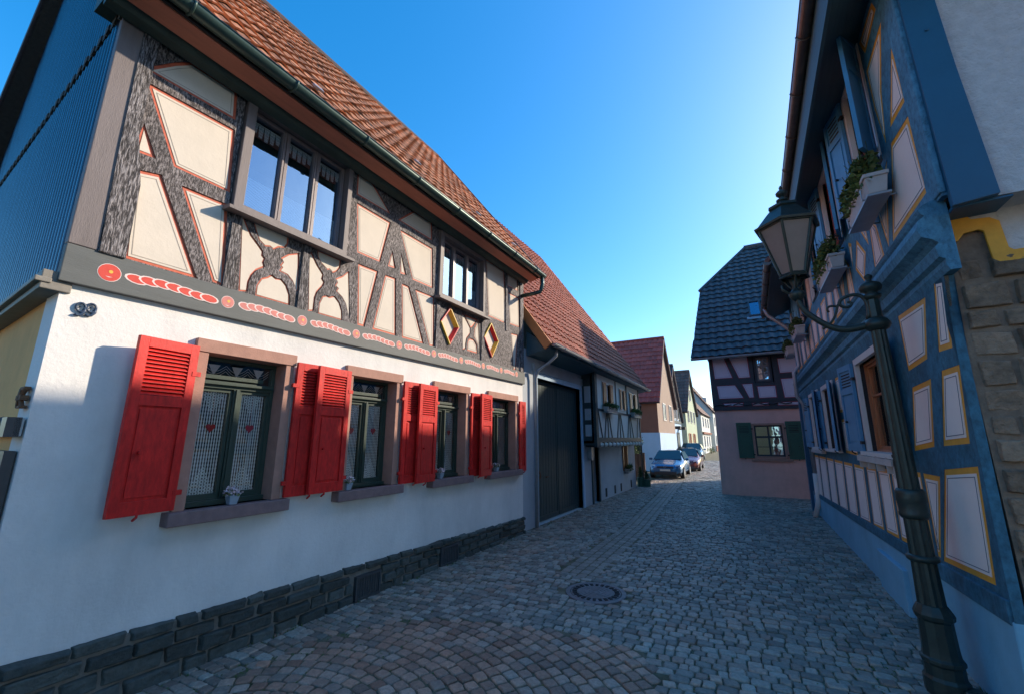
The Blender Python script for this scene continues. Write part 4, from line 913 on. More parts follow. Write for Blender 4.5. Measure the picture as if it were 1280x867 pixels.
# ------------------------------------------------------------------ STREET LAMP
LX, LY = .965, 4.33
SL = thing('street_lamp', 'old style dark green cast iron lamp post with curved arm and six sided lantern', 'street lamp', (LX,LY,0))
b = MB()
b.lathe((LX,LY,0), [(.122,0),(.122,.10),(.114,.11),(.108,.12),(.108,.19),(.118,.20),(.118,.225),(.104,.235),(.100,.27),(.098,.30),(.094,.46),(.108,.475),(.112,.50),(.104,.52),(.082,.56)], 12, ang=.2)
b.build('base', 'lamp_iron', SL, bevel=.004)
b = MB(); b.box(Frame((LX+.10,LY-.08,0),(1,0,0),(0,1,0),(0,0,1)), -.05, .06, -.05, .05, 0, .09); b.build('base_block', 'lamp_iron', SL, bevel=.015)
b = MB()
b.lathe((LX,LY,0), [(.080,.54),(.072,.84),(.068,1.14)], 24, flute=.10)
b.lathe((LX,LY,0), [(.066,1.30),(.059,1.7),(.053,2.2),(.048,2.60)], 24, flute=.12)
b.lathe((LX,LY,0), [(.046,2.64),(.044,2.84)], 8)
b.build('pole', 'lamp_iron', SL)
for pr_ in ([(.082,.84),(.092,.85),(.092,.87),(.080,.885)],
 [(.076,1.13),(.088,1.15),(.088,1.17),(.084,1.18),(.086,1.24),(.090,1.26),(.090,1.285),(.088,1.30),(.088,1.32),(.074,1.34)],
 [(.05,2.56),(.075,2.575),(.088,2.60),(.088,2.62),(.07,2.65),(.046,2.67)],
 [(.044,2.82),(.06,2.84),(.062,2.86),(.045,2.87),(.04,2.885),(.07,2.90),(.078,2.93),(.07,2.955),(.045,2.97),(.02,2.985),(.018,3.0),(.028,3.015),(.028,3.03),(.012,3.045),(.004,3.05)]):
    b = MB(); b.lathe((LX,LY,0), pr_, 24); b.build('collar', 'lamp_iron', SL, smooth=True)
TX, TY = .46, 4.33
def bez(p0, p1, p2, p3, n=14):
    return [Vector(p0)*(1-t)**3+Vector(p1)*3*t*(1-t)**2+Vector(p2)*3*t*t*(1-t)+Vector(p3)*t**3 for t in [k/n for k in range(n+1)]]
b = MB()
arm = bez((LX-.04,LY,2.62),(LX-.22,LY,2.57),(TX+.22,TY,2.58),(TX+.05,TY,2.78),14)+bez((TX+.05,TY,2.78),(TX+.02,TY,2.84),(TX,TY,2.88),(TX,TY,2.96),5)[1:]
b.tube(arm, [.030-.010*k/len(arm) for k in range(len(arm))], 10)
sc = []
for k in range(28):
    t = k/27; a = -1.9+t*1.0*2*math.pi*.55; 
scr = bez((LX-.05,LY,2.66),(LX-.01,LY,2.80),(LX-.05,LY,2.90),(LX-.14,LY,2.885),10)+bez((LX-.14,LY,2.885),(LX-.24,LY,2.87),(LX-.24,LY,2.79),(LX-.17,LY,2.785),8)[1:]+bez((LX-.17,LY,2.785),(LX-.13,LY,2.79),(LX-.13,LY,2.83),(LX-.165,LY,2.83),5)[1:]
b.tube(scr, [.017-.006*k/len(scr) for k in range(len(scr))], 8)
scr2 = bez((LX-.22,LY,2.83),(LX-.25,LY,2.80),(LX-.24,LY,2.68),(LX-.36,LY,2.62),8); b.tube(scr2, .011, 6)
scr3 = bez((LX-.235,LY,2.80),(LX-.29,LY,2.83),(LX-.325,LY,2.80),(LX-.30,LY,2.76),6); b.tube(scr3, .010, 6)
b.tube([(TX-.03,TY,2.95),(TX-.10,TY,3.02),(TX-.10,TY,3.06)], .012, 6)
b.build('arm', 'lamp_iron', SL, smooth=True)
b = MB(); b.lathe((TX,TY,0), [(.025,2.90),(.045,2.915),(.062,2.95),(.06,2.975),(.035,2.99),(.028,3.01),(.028,3.05),(.05,3.10)], 16)
for k in range(3):
    a = k*2.1+.5; b.tube(bez((TX,TY,3.0),(TX+.06*math.cos(a),TY+.06*math.sin(a),3.02),(TX+.05*math.cos(a),TY+.05*math.sin(a),3.06),(TX+.10*math.cos(a),TY+.10*math.sin(a),3.13),6), .009, 6)
b.build('lantern_bracket', 'lamp_iron', SL, smooth=True)
LB, LT = 3.135, 3.60; rb, rt = .105, .235; A = .30
hx = lambda r, z, k: Vector((TX+r*math.cos(A+k*math.pi/3), TY+r*math.sin(A+k*math.pi/3), z))
b = MB()
for k in range(6): b.tube([hx(rb,LB,k), hx(rt,LT,k)], .013, 6)
b.tube([hx(rb,LB,k) for k in range(7)], .014, 6); b.tube([hx(rb+.012,LB-.02,k) for k in range(7)], .01, 6); b.tube([hx(rt,LT,k) for k in range(7)], .016, 6)
for k in range(6): b.tube([hx(rb*.95,LB-.015,k), Vector((TX,TY,LB-.03))], .008, 4)
b.build('lantern_frame', 'lamp_iron', SL)
fm = mat('frosted_lantern_glass', (.34, .27, .25), .35, .12, 6, .15, 60); fm.node_tree.nodes['Principled BSDF'].inputs['Transmission Weight'].default_value = .45
for k in range(6):
    b = MB(); p = [hx(rb-.008,LB,k), hx(rb-.008,LB,k+1), hx(rt-.008,LT,k+1), hx(rt-.008,LT,k)]
    nrm = (p[1]-p[0]).cross(p[3]-p[0]).normalized()*.004; b.hexa(p+[q+nrm for q in p]); b.build('lantern_pane', fm, SL)
b = MB(); b.lathe((TX,TY,0), [(rt+.035,LT-.005),(rt+.04,LT+.015),(rt+.005,LT+.035),(.15,LT+.15),(.115,LT+.19),(.13,LT+.20),(.125,LT+.225),(.06,LT+.25),(.025,LT+.27)], 6, ang=A)
b.lathe((TX,TY,0), [(.03,LT+.26),(.05,LT+.28),(.05,LT+.295),(.025,LT+.305),(.022,LT+.32),(.045,LT+.345),(.048,LT+.365),(.03,LT+.385),(.012,LT+.40),(.016,LT+.42),(.004,LT+.44)], 14); b.build('lantern_roof', 'lamp_iron', SL)

# ------------------------------------------------------------------ NEIGHBOUR WITH GATE
NH = thing('barn_house', 'grey house with big dark teal gate, timbered bay and red tiled roof', 'house', (-3.95, 7.45, 0))
NF = LF
b = MB(); b.slab(NF, rect(7.40,16.2,0,3.55), [rect(8.02,10.62,.001,3.0), rect(11.42,11.92,.001,1.72), rect(14.55,15.05,.72,1.55)], -.3, -.02)
b.build('front_wall', 'grey_wall', NH)
b = MB(); b.box(WF, -10, -4.25, 16.0, 16.2, 0, 4.4); b.prism(Frame((0,16.2,0),(1,0,0),(0,0,1),(0,-1,0)), [(-12.3,4.4),(-4.0,4.1),(-8,9.9)], 0, .2); b.prism(Frame((0,7.6,0),(1,0,0),(0,0,1),(0,-1,0)), [(-12.3,4.4),(-4.3,3.7),(-8,9.7)], 0, .15); b.build('end_walls', 'grey_wall', NH)
for k, (a, c) in enumerate(((8.03,9.30),(9.33,10.61))):
    b = MB(); b.box(NF, a, c, .03, 2.98, -.20, -.14); n = 8
    for q in range(n): b.box(NF, a+.06+(c-a-.12)*q/n+.004, a+.06+(c-a-.12)*(q+1)/n-.004, .12, 2.90, -.14, -.128)
    b.box(NF, a, a+.06, .03, 2.98, -.14, -.118); b.box(NF, c-.06, c, .03, 2.98, -.14, -.118); b.box(NF, a, c, 2.9, 2.98, -.14, -.116); b.box(NF, a, c, .03, .12, -.14, -.116)
    g_ = b.build('gate_leaf', 'gate', NH, bevel=.003)
    if k == 0:
        h = MB(); h.tube([NF(8.22,1.02,-.12),NF(8.22,1.02,-.06)], .03, 10); h.tube([NF(8.22,1.02,-.06),NF(8.22,.96,-.04),NF(8.22,.90,-.06)], .015, 8); h.tube([NF(8.62,.9,-.12),NF(8.62,.9,-.09),NF(8.70,.9,-.09)], .012, 8); h.build('handle', 'rust', g_)
b = MB(); b.ring(NF, rect(7.90,10.74,-.02,3.12), rect(8.02,10.62,-.019,3.0), -.2, .012); b.build('gate_surround', 'house_blue', NH, bevel=.006)
b = MB(); b.box(NF, 7.85, 11.1, 3.12, 3.30, -.02, .03); b.build('lintel_beam', 'grey_wall', NH)
b = MB(); b.box(NF, 11.42, 11.92, 0, 1.72, -.2, -.16); b.box(NF, 11.5, 11.84, .2, 1.5, -.16, -.15); b.ring(NF, rect(11.34,12.0,-.01,1.74), rect(11.42,11.92,-.009,1.72), -.1, .012, 1); b.build('door', ['gate','dark_beam'], NH)
for yy in (12.5, 13.4, 14.1, 15.4): b = MB(); b.box(NF, yy, yy+.14, .06, .30, -.03, -.01); b.build('cellar_vent', 'dark', NH)
b = MB(); b.box(NF, 11.05, 11.25, 1.22, 1.55, -.02, .10); b.prism(Frame(NF(11.15,1.15,.05), (0,1,0),(0,0,1),(1,0,0)), [(-.1,.07),(.1,.07),(.05,0),(-.05,0)], -.05, .05); b.build('letter_box', 'zinc', NH, bevel=.01)
b = MB(); b.tube([(-3.45,7.95,3.55),(-3.46,7.95,3.42),(-3.6,7.88,3.27),(-3.82,7.80,3.12),(-3.87,7.78,2.95),(-3.87,7.78,.02)], .035, 10); b.build('downpipe', 'zinc', NH, smooth=True)
# jettied bay
JF = Frame((-3.60,0,0), (0,1,0), (0,0,1), (1,0,0)); J0, J1 = 10.75, 15.75
b = MB(); b.slab(JF, rect(J0,J1,1.66,3.5), [rect(11.42,12.35,2.66,3.28), rect(13.15,13.75,2.62,3.25), rect(14.35,15.35,2.58,3.25)], -.10, -.01); b.build('bay_wall', 'house_white', NH)
b = MB(); b.box(WF, -3.95, -3.61, J0, J0+.06, 1.55, 3.5); b.build('bay_side', 'dark_beam', NH)
JS = Frame((-3.95,J0,0), (1,0,0), (0,0,1), (0,-1,0))
for zz in ((1.78,2.08),(2.2,2.5),(2.66,3.1)): b = MB(); b.box(JS, .07, .24, zz[0], zz[1], -.01, .012); b.build('side_panel', 'grey_wall', NH)
b = MB(); b.box(JF, J0-.02, J0+.16, 1.5, 3.5, -.05, .03); b.box(JF, J0, J1, 1.63, 1.75, -.05, .02); b.box(JF, J1-.07, J1, 1.66, 3.5, -.1, .02); b.box(JF, J0, J1, 2.46, 2.52, -.0, .012)
for (p, q) in ((11.0,11.3),(11.75,11.5),(11.85,11.85),(11.95,12.2),(13.0,12.75),(13.1,13.1),(13.2,13.45),(14.2,13.95),(14.3,14.3),(14.4,14.7),(15.45,15.2)):
    b.prism(JF, [(q-.025,1.75),(q+.025,1.75),(p+.025,2.46),(p-.025,2.46)], -.005, .014)
for yy in (12.75, 14.05, 13.95): b.box(JF, yy, yy+.05, 2.5, 3.5, -.005, .012)
b.build('bay_timber', 'dark_beam', NH)
b = MB()
for k in range(13):
    yy = J0+.18+k*.385; b.box(WF, -3.95, -3.585, yy, yy+.13, 1.50, 1.63, 1); b.tube([(-3.66,yy+.14,1.56),(-3.60,yy+.26,1.56),(-3.66,yy+.37,1.56)], .065, 8, 0)
b.build('joist_ends', ['house_white', 'dark_beam'], NH)
b = MB(); b.box(WF, -3.95, -3.62, J0, J1, 1.60, 1.66); b.build('bay_floor', 'dark_beam', NH)
for a, c, z0, z1 in ((11.42,12.35,2.66,3.28),(13.15,13.75,2.62,3.25),(14.35,15.35,2.58,3.25)):
    w = MB(); w.ring(JF, rect(a-.03,c+.03,z0-.03,z1+.03), rect(a+.03,c-.03,z0+.03,z1-.03), -.06, .02); mid = (a+c)/2; w.box(JF, mid-.03, mid+.03, z0, z1, -.05, .01); win = w.build('window', 'white_wood', NH)
    s = MB(); s.box(JF, a, c, z0, z1, -.05, -.045); s.build('window_pane', 'glass', win)
    for (p, q) in ((a-.02, a+(c-a)*.30), (c-(c-a)*.30, c+.02)):
        s = MB(); s.box(JF, p, q, z0, z1, .02, .045); s.box(JF, p+.03, q-.03, z0+.05, z1-.05, .045, .052); s.build('window_shutter', 'oak', win)
b = MB(); b.ring(NF, rect(14.5,15.1,.67,1.6), rect(14.58,15.02,.75,1.52), -.1, .02); w = b.build('window', 'oak', NH); s = MB(); s.box(NF, 14.58, 15.02, .75, 1.52, -.08, -.07); s.build('window_pane', 'glass', w)
grn = 'flower boxes on the timbered bay'
window_box(JF, 11.35, 12.35, 2.46, 'pale flower box with green plants under the first window of the timbered bay', grn, d0=.03, d1=.17, h=.12, plant=.8)
window_box(JF, 14.35, 15.35, 2.46, 'sunlit flower box with yellow green plants at the far end of the timbered bay', grn, d0=.03, d1=.17, h=.12, plant=.9, mm=('leaf2','leaf2'))
window_box(NF, 14.55, 15.05, .62, 'small flower trough on the low window under the timbered bay', grn, d0=.02, d1=.16, h=.10, plant=.9)
# roof of the neighbour
aN = math.atan2(10.05-3.60, 8.0-3.50); sN = math.hypot(10.05-3.60, 4.5)
NRF = Frame((-3.42,7.52,3.58), (0,1,0), (-math.cos(aN),0,math.sin(aN)), (math.sin(aN),0,math.cos(aN)))
NRB = Frame((-12.58,7.52,3.58), (0,1,0), (math.cos(aN),0,math.sin(aN)), (-math.sin(aN),0,math.cos(aN)))
b = MB(); b.box(NRF, 0, 9.05, .02, sN, -.09, 0); b.box(NRB, 0, 9.05, 0, sN, -.09, 0); b.build('roof_deck', 'blue_dark', NH)
tiles(NRF, NH, 0, 9.05, sN, .20, .27, 'tile_red2', prof=.035, lift=.04); tiles(NRB, NH, 0, 9.05, sN, .5, .5, 'tile_red2')
b = MB(); b.box(NRF, -.03, .02, -.03, sN, -.13, .05); b.build('verge_board', mat('orange_verge_board', (.50,.20,.07), .7, .1, 5, .2, 30), NH)
b = MB(); b.box(NRF, 9.03, 9.08, -.03, sN, -.13, .05); b.tube([(-8,7.5,10.03),(-8,16.6,10.03)], .1, 8); b.build('ridge_cap', 'tile_red2', NH)
b = MB(); half_gutter(b, (-3.36,7.6,3.60), (-3.36,16.6,3.55), .06, 9); b.build('gutter', 'zinc', NH, smooth=True)
b = MB(); b.prism(Frame((0,7.55,0),(1,0,0),(0,0,1),(0,1,0)), [(-3.95,3.40),(-3.44,3.50),(-3.44,3.56),(-3.95,3.9)], 0, 9.0); b.build('soffit_board', 'blue_dark', NH)

# ------------------------------------------------------------------ PINK HOUSE
PY = 15.4
PH = thing('pink_house', 'pink house with dark hipped roof, lilac timber panels and green shutters at the street narrowing', 'house', (0, PY, 0))
PF = Frame((0,PY,0), (1,0,0), (0,0,1), (0,-1,0))
b = MB(); b.slab(PF, [(-1.09,0),(8.1,0),(8.1,2.64),(-1.07,2.64)], [rect(-.05,.80,1.16,2.16)], -.2, 0); b.build('ground_floor_wall', 'pink', PH)
b = MB(); b.box(WF, -1.07, -.9, PY+.2, 20.9, 0, 4.5, 0); b.box(WF, 7.9, 8.1, PY+.2, 20.9, 0, 4.5); b.box(WF, -.9, 7.9, 20.7, 20.9, 0, 4.5)
b.prism(Frame((-1.07,0,0),(0,1,0),(0,0,1),(1,0,0)), [(PY+.1,4.4),(20.9,4.4),(19.4,6.3),(17.0,6.3)], 0, .15); b.build('side_walls', 'pink', PH)
PP = [[(-1.00,4.36),(-.62,4.36),(-.42,3.66),(-.97,3.66)], [(-.50,4.36),(.06,4.36),(.08,3.64),(-.26,3.64)],
      [(-.94,3.44),(-.38,3.44),(-.16,2.99),(-.90,2.99)], [(-.20,3.46),(.12,3.46),(.12,2.99),(-.03,2.99)], [(.22,3.36),(.74,3.36),(.74,2.97),(.24,2.97)], [(.88,3.56),(1.6,3.56),(1.6,2.95),(.92,2.95)], [(.86,4.2),(1.6,4.2),(1.6,3.72),(.88,3.72)],
      [(-.80,2.86),(-.20,2.86),(-.20,2.74),(-.76,2.74)], [(.02,2.84),(.50,2.84),(.50,2.73),(.04,2.73)], [(.72,2.84),(1.4,2.84),(1.4,2.72),(.72,2.72)]]
b = MB(); b.slab(PF, rect(-1.10,8.1,2.62,4.5), PP+[rect(.18,.72,3.46,4.36)], -.1, .02); b.build('timber_frame', 'pink_beam', PH)
b = MB(); b.slab(PF, rect(-1.05,8.1,2.64,4.5), [rect(.22,.68,3.5,4.3)], -.2, -.1); b.build('upper_wall', 'dark', PH)
for p in PP: panel(PF, PH, p, .004, .022, ('lilac','crimson_line','dark_line'), .03)
b = MB(); b.box(PF, -1.10, 5.5, 2.62, 2.70, .0, .05); b.box(PF, -1.10, 5.5, 2.88, 2.94, .0, .03)
for k in range(4): b.tube([PF(-1.05+k*.55,2.78,.03),PF(-.9+k*.55,2.83,.06),PF(-.72+k*.55,2.77,.03),PF(-.55+k*.55,2.80,.05)], .02, 6)
b.build('sill_beam', 'pink_beam', PH)
def casw(F, house, a, c, z0, z1, wood, cas, cross=True):
    w = MB(); w.ring(F, rect(a-.06,c+.06,z0-.06,z1+.06), rect(a,c,z0,z1), -.12, .03); win = w.build('window', cas, house)
    s = MB(); m_ = (a+c)/2; s.ring(F, rect(a,c,z0,z1), rect(a+.045,c-.045,z0+.05,z1-.045), -.10, -.03); s.box(F, m_-.025, m_+.025, z0, z1, -.095, -.035)
    if cross: zz = z0+(z1-z0)*.62; s.box(F, a, c, zz-.03, zz+.03, -.10, -.025); s.box(F, a, c, z0+(z1-z0)*.3-.01, z0+(z1-z0)*.3+.01, -.09, -.04)
    s.build('sash', wood, win); s = MB(); s.box(F, a+.03, c-.03, z0+.03, z1-.03, -.08, -.075); s.build('window_pane', 'glass_sky', win); return win
w = casw(PF, PH, -.0, .75, 1.19, 2.13, 'pink_beam', 'sandstone')
s = MB(); s.box(PF, -.16, .93, 1.05, 1.12, 0, .07); s.build('window_sill', 'sandstone', w)
shutter(PF, PH, -.07, -1, 1.13, 2.22, .42, .02, R(3), 'green_shutter', .34, slots=True); shutter(PF, PH, .84, 1, 1.12, 2.24, .40, .02, R(3), 'green_shutter', .34, slots=True)
casw(PF, PH, .27, .62, 3.53, 4.28, 'sash_brown', 'pink_beam')
aP = R(50); PRF = Frame((0,15.05,4.36), (1,0,0), (0,math.cos(aP),math.sin(aP)), (0,-math.sin(aP),math.cos(aP)))
def v_at(z): return (z-4.36)/math.sin(aP)
vh, vr = v_at(7.5), v_at(9.75)
def lo(v): return -1.60+.30*v/vh if v < vh else -1.30+(v-vh)/(vr-vh)*1.8
b = MB(); b.prism(PRF, [(-1.6,0),(8.4,0),(8.4,vr),(.5,vr),(-1.28,vh)], -.08, 0)  # right end, out of view, lengthened so the roof shades the gate
yr = 15.05+vr*math.cos(aP)
PRB = Frame((0,2*yr-15.05,4.36), (1,0,0), (0,-math.cos(aP),math.sin(aP)), (0,math.sin(aP),math.cos(aP)))
b.prism(PRB, [(-1.6,0),(8.4,0),(8.4,vr),(.5,vr),(-1.28,vh)], -.08, 0)
yh = 15.05+vh*math.cos(aP); b.add([(-1.32,yh,7.5),(-1.32,2*yr-yh,7.5),(.5,yr,9.75)], [(0,1,2)]); b.add([(-1.12,yh,7.4),(-1.12,2*yr-yh,7.4),(-1.12,2*yr-15.2,4.3),(-1.12,15.3,4.3)], [(0,1,2,3)])
b.build('roof_deck', 'tile_dark', PH)
tiles(PRF, PH, -1.75, 8.4, vr, .25, .31, 'tile_dark', prof=.04, lift=.045, clampf=lambda v: (lo(v), 8.4), skip=lambda u, v: u < lo(v)-.1)
tiles(PRB, PH, -1.75, 8.4, vr, .5, .5, 'tile_dark', clampf=lambda v: (lo(v), 8.4), skip=lambda u, v: u < lo(v)-.2)
b = MB(); b.tube([(.45,yr,9.8),(8.4,yr,9.8)], .1, 8); b.tube([(-1.32,yh,7.54),(.5,yr,9.8)], .07, 8); b.build('ridge_cap', 'tile_dark', PH)
b = MB(); half_gutter(b, (-1.6,14.98,4.33), (8.4,14.98,4.33), .06, 5); b.build('gutter', 'zinc', PH, smooth=True)
b = MB(); uu, vv = .36, v_at(5.80); b.ring(PRF, rect(.28,.66,vv,vv+.92), rect(.33,.61,vv+.06,vv+.86), .02, .11, 0); b.box(PRF, .33, .61, vv+.06, vv+.86, .06, .08, 1); b.box(PRF, .20, .74, vv-.14, vv, .05, .07, 2); b.build('skylight', ['sash_trim','glass_sky','zinc'], PH)

# ------------------------------------------------------------------ FAR HOUSES
def win_on(F, house, u0, u1, v0, v1, frame='white_wood', sh=None):
    w = MB(); w.ring(F, rect(u0-.05,u1+.05,v0-.05,v1+.05), rect(u0,u1,v0,v1), -.02, .035); m_ = (u0+u1)/2; w.box(F, m_-.03, m_+.03, v0, v1, .002, .02); win = w.build('window', frame, house)
    s = MB(); s.box(F, u0, u1, v0, v1, .0, .012); s.build('window_pane', 'glass_dark', win)
    if sh:
        for (p, q) in ((u0-.05-(u1-u0)*.5, u0-.06), (u1+.06, u1+.05+(u1-u0)*.5)): s = MB(); s.box(F, p, q, v0, v1, .0, .04); s.build('window_shutter', sh, win)
M['glass_dark'] = mat('far_window_glass', (.03,.04,.05), .1, .1, 3, 0)
def far_house(name, label, xr, xl, y0, y1, ze, zr, wall_front, wall_side, roof, zb=-.1, axis='x', over=.25, tw=.25, group=None):
    """axis x: ridge runs across, gable faces the street; axis y: eaves face the street"""
    H = thing(name, label, 'house', (xr, y0, max(0, zb)), group)
    ym = (y0+y1)/2; b = MB()
    b.add([(xl,y0,zb),(xr,y0,zb),(xr,y0,ze),(xl,y0,ze)], [(0,1,2,3)], 0); b.add([(xl,y1,zb),(xr,y1,zb),(xr,y1,ze),(xl,y1,ze)], [(0,1,2,3)], 0)
    if axis == 'x':
        b.add([(xr,y0,zb),(xr,y1,zb),(xr,y1,ze),(xr,ym,zr-.1),(xr,y0,ze)], [(0,1,2,3,4)], 1); b.add([(xl,y0,zb),(xl,y1,zb),(xl,y1,ze),(xl,ym,zr-.1),(xl,y0,ze)], [(0,1,2,3,4)], 1)
    else:
        xm_ = (xl+xr)/2
        b.add([(xr,y0,zb),(xr,y1,zb),(xr,y1,ze),(xr,y0,ze)], [(0,1,2,3)], 1); b.add([(xl,y0,ze),(xr,y0,ze),(xm_,y0,zr-.1)], [(0,1,2)], 0); b.add([(xl,y1,ze),(xr,y1,ze),(xm_,y1,zr-.1)], [(0,1,2)], 0); b.add([(xl,y0,zb),(xl,y1,zb),(xl,y1,ze),(xl,y0,ze)], [(0,1,2,3)], 1)
    b.build('wall', [wall_front, wall_side], H, recalc=False)
    if axis == 'x':
        a = math.atan2(zr-ze, ym-y0); L = math.hypot(zr-ze, ym-y0)+over; w = xr-xl+.3
        F1 = Frame((xl-.1,y0-over*math.cos(a),ze-over*math.sin(a)), (1,0,0), (0,math.cos(a),math.sin(a)), (0,-math.sin(a),math.cos(a)))
        F2 = Frame((xl-.1,y1+over*math.cos(a),ze-over*math.sin(a)), (1,0,0), (0,-math.cos(a),math.sin(a)), (0,math.sin(a),math.cos(a)))
        rp = [(xl-.1,ym,zr+.05),(xr+.2,ym,zr+.05)]
    else:
        xm_ = (xl+xr)/2; a = math.atan2(zr-ze, xr-xm_); L = math.hypot(zr-ze, xr-xm_)+over; w = y1-y0+.3
        F1 = Frame((xr+over*math.cos(a),y0-.15,ze-over*math.sin(a)), (0,1,0), (-math.cos(a),0,math.sin(a)), (math.sin(a),0,math.cos(a)))
        F2 = Frame((xl-over*math.cos(a),y0-.15,ze-over*math.sin(a)), (0,1,0), (math.cos(a),0,math.sin(a)), (-math.sin(a),0,math.cos(a)))
        rp = [(xm_,y0-.15,zr+.05),(xm_,y1+.15,zr+.05)]
    b = MB(); b.box(F1, 0, w, 0, L, -.1, 0); b.box(F2, 0, w, 0, L, -.1, 0); b.build('roof_deck', 'ridge', H)
    tiles(F1, H, 0, w, L, tw, tw*1.2, roof, prof=.04, lift=.045, seg=4); tiles(F2, H, 0, w, L, .5, .6, roof, seg=3)
    b = MB(); b.tube(rp, .09, 6); b.build('ridge_cap', roof, H)
    return H, Frame((xr,0,0),(0,1,0),(0,0,1),(1,0,0)), Frame((0,y0,0),(1,0,0),(0,0,1),(0,-1,0))
H3, S3, F3 = far_house('red_roofed_house', 'tall house with a plain crimson tiled roof and brown wall beyond the barn house', -4.42, -9.5, 23.6, 29.0, 4.05, 7.75, 'house_brick', 'house_tan', 'tile_crimson', tw=.3, over=.5)
b = MB(); b.box(F3, -9.5, -4.40, -.1, 2.05, 0, .05); b.box(S3, 23.55, 29.0, -.1, 2.05, 0, .05); b.build('white_ground_floor', 'house_blue', H3)
win_on(S3, H3, 25.2, 26.0, 2.8, 3.7); win_on(S3, H3, 27.2, 28.0, 2.8, 3.7); win_on(S3, H3, 25.2, 26, .9, 1.8)
b = MB(); b.prism(F3, [(-5.85+.42*math.cos(t*math.pi/8), 1.35+.42*math.sin(t*math.pi/8)) for t in range(9)]+[(-6.27,.2),(-5.43,.2)], .05, .07); b.build('arched_opening', 'dark', H3)
H4, S4, F4 = far_house('blue_gabled_house', 'narrow pale blue house with dark roof and timbered pointed gable', -4.92, -8.5, 29.4, 35.4, 3.2, 7.05, 'house_lilac', 'house_blue', 'tile_dark', tw=.3)
b = MB(); b.box(S4, 29.4, 35.4, 2.85, 3.05, 0, .05); b.box(S4, 30.6, 34.2, 4.35, 4.5, 0, .04); b.box(S4, 31.6, 33.2, 5.5, 5.6, 0, .04)
for yy in (30.2, 31.4, 33.2, 34.4): b.box(S4, yy, yy+.12, 3.05, 3.9, 0, .04)
b.prism(S4, [(29.9,3.05),(30.05,3.05),(32.4,6.5),(32.3,6.5)], 0, .045); b.prism(S4, [(34.9,3.05),(34.75,3.05),(32.4,6.5),(32.5,6.5)], 0, .045)
b.box(F4, -8.5, -4.92, 2.85, 3.02, 0, .05); b.box(F4, -5.1, -4.92, 2.9, 3.4, 0, .04)
b.build('timber_frame', 'dark_beam', H4)
for yy in (30.4, 32.2, 33.6): win_on(S4, H4, yy+.1, yy+.8, 3.2, 4.0)
win_on(S4, H4, 32.0, 32.8, 4.7, 5.4)
b = MB(); b.box(S4, 32.8, 34.0, .3, 2.2, 0, .05); b.build('door', 'dark_beam', H4)
b = MB(); b.tube([(-4.85,29.3,3.3),(-4.85,29.3,.1)], .05, 6); b.build('downpipe', 'house_white', H4)
for yy in (31.2, 33.6): b = MB(); b.box(S4, yy, yy+.5, 2.4, 2.6, 0, .5); b.build('sign_bracket', 'iron', H4)
H5, S5, F5 = far_house('green_gabled_house', 'pale green gabled house with brown roof beyond the blue one', -4.62, -8.6, 36.0, 43.0, 4.0, 7.6, 'house_green', 'house_green', 'tile_brown', tw=.35)
for yy, z in ((37.2,3.1),(39.0,3.1),(41,3.1),(37.2,1.2),(40,1.2),(39.3,5.0)): win_on(S5, H5, yy, yy+.8, z, z+.95, 'oak' if z < 2 else 'white_wood', 'oak' if z < 2 else None)
H6, S6, F6 = far_house('white_eaves_house', 'white two storey house with long brown roof far down the street', -4.25, -9.5, 43.6, 52, 4.25, 7.5, 'house_white', 'house_white', 'tile_brown', axis='y', tw=.35)
for yy in (44.8, 47.2, 49.6):
    win_on(S6, H6, yy, yy+.8, 2.9, 3.8); win_on(S6, H6, yy, yy+.8, 1.0, 2.0)
b = MB(); b.box(S6, 43.6, 52, 2.2, 2.4, 0, .15); b.build('string_course', 'house_brick', H6)
H7, S7, F7 = far_house('dormered_house', 'white house with reddish roof and dormer, last before the street bends', -3.9, -9.5, 53, 64, 4.9, 8.6, 'house_white', 'house_white', 'tile_brown', axis='y', tw=.4)
for yy in (54, 57, 60): win_on(S7, H7, yy, yy+.9, 3.2, 4.2); win_on(S7, H7, yy, yy+.9, 1.1, 2.1)
b = MB(); b.box(WF, -5.6, -4.6, 55, 58, 5.2, 6.6); b.build('dormer', 'house_white', H7)
b = MB(); b.box(S7, 53, 64, .3, 1.0, 0, .06); b.build('brick_base', 'house_brick', H7)
H8, S8, F8 = far_house('end_house', 'pale house closing the view at the end of the street', 2.2, -3.2, 66, 74, 5.2, 9, 'house_white', 'house_white', 'tile_crimson', tw=.4)
win_on(F8, H8, -2.3, -1.5, 1.2, 2.2); win_on(F8, H8, -.8, 0, 1.2, 2.2); win_on(F8, H8, -2.3, -1.5, 3.4, 4.4)

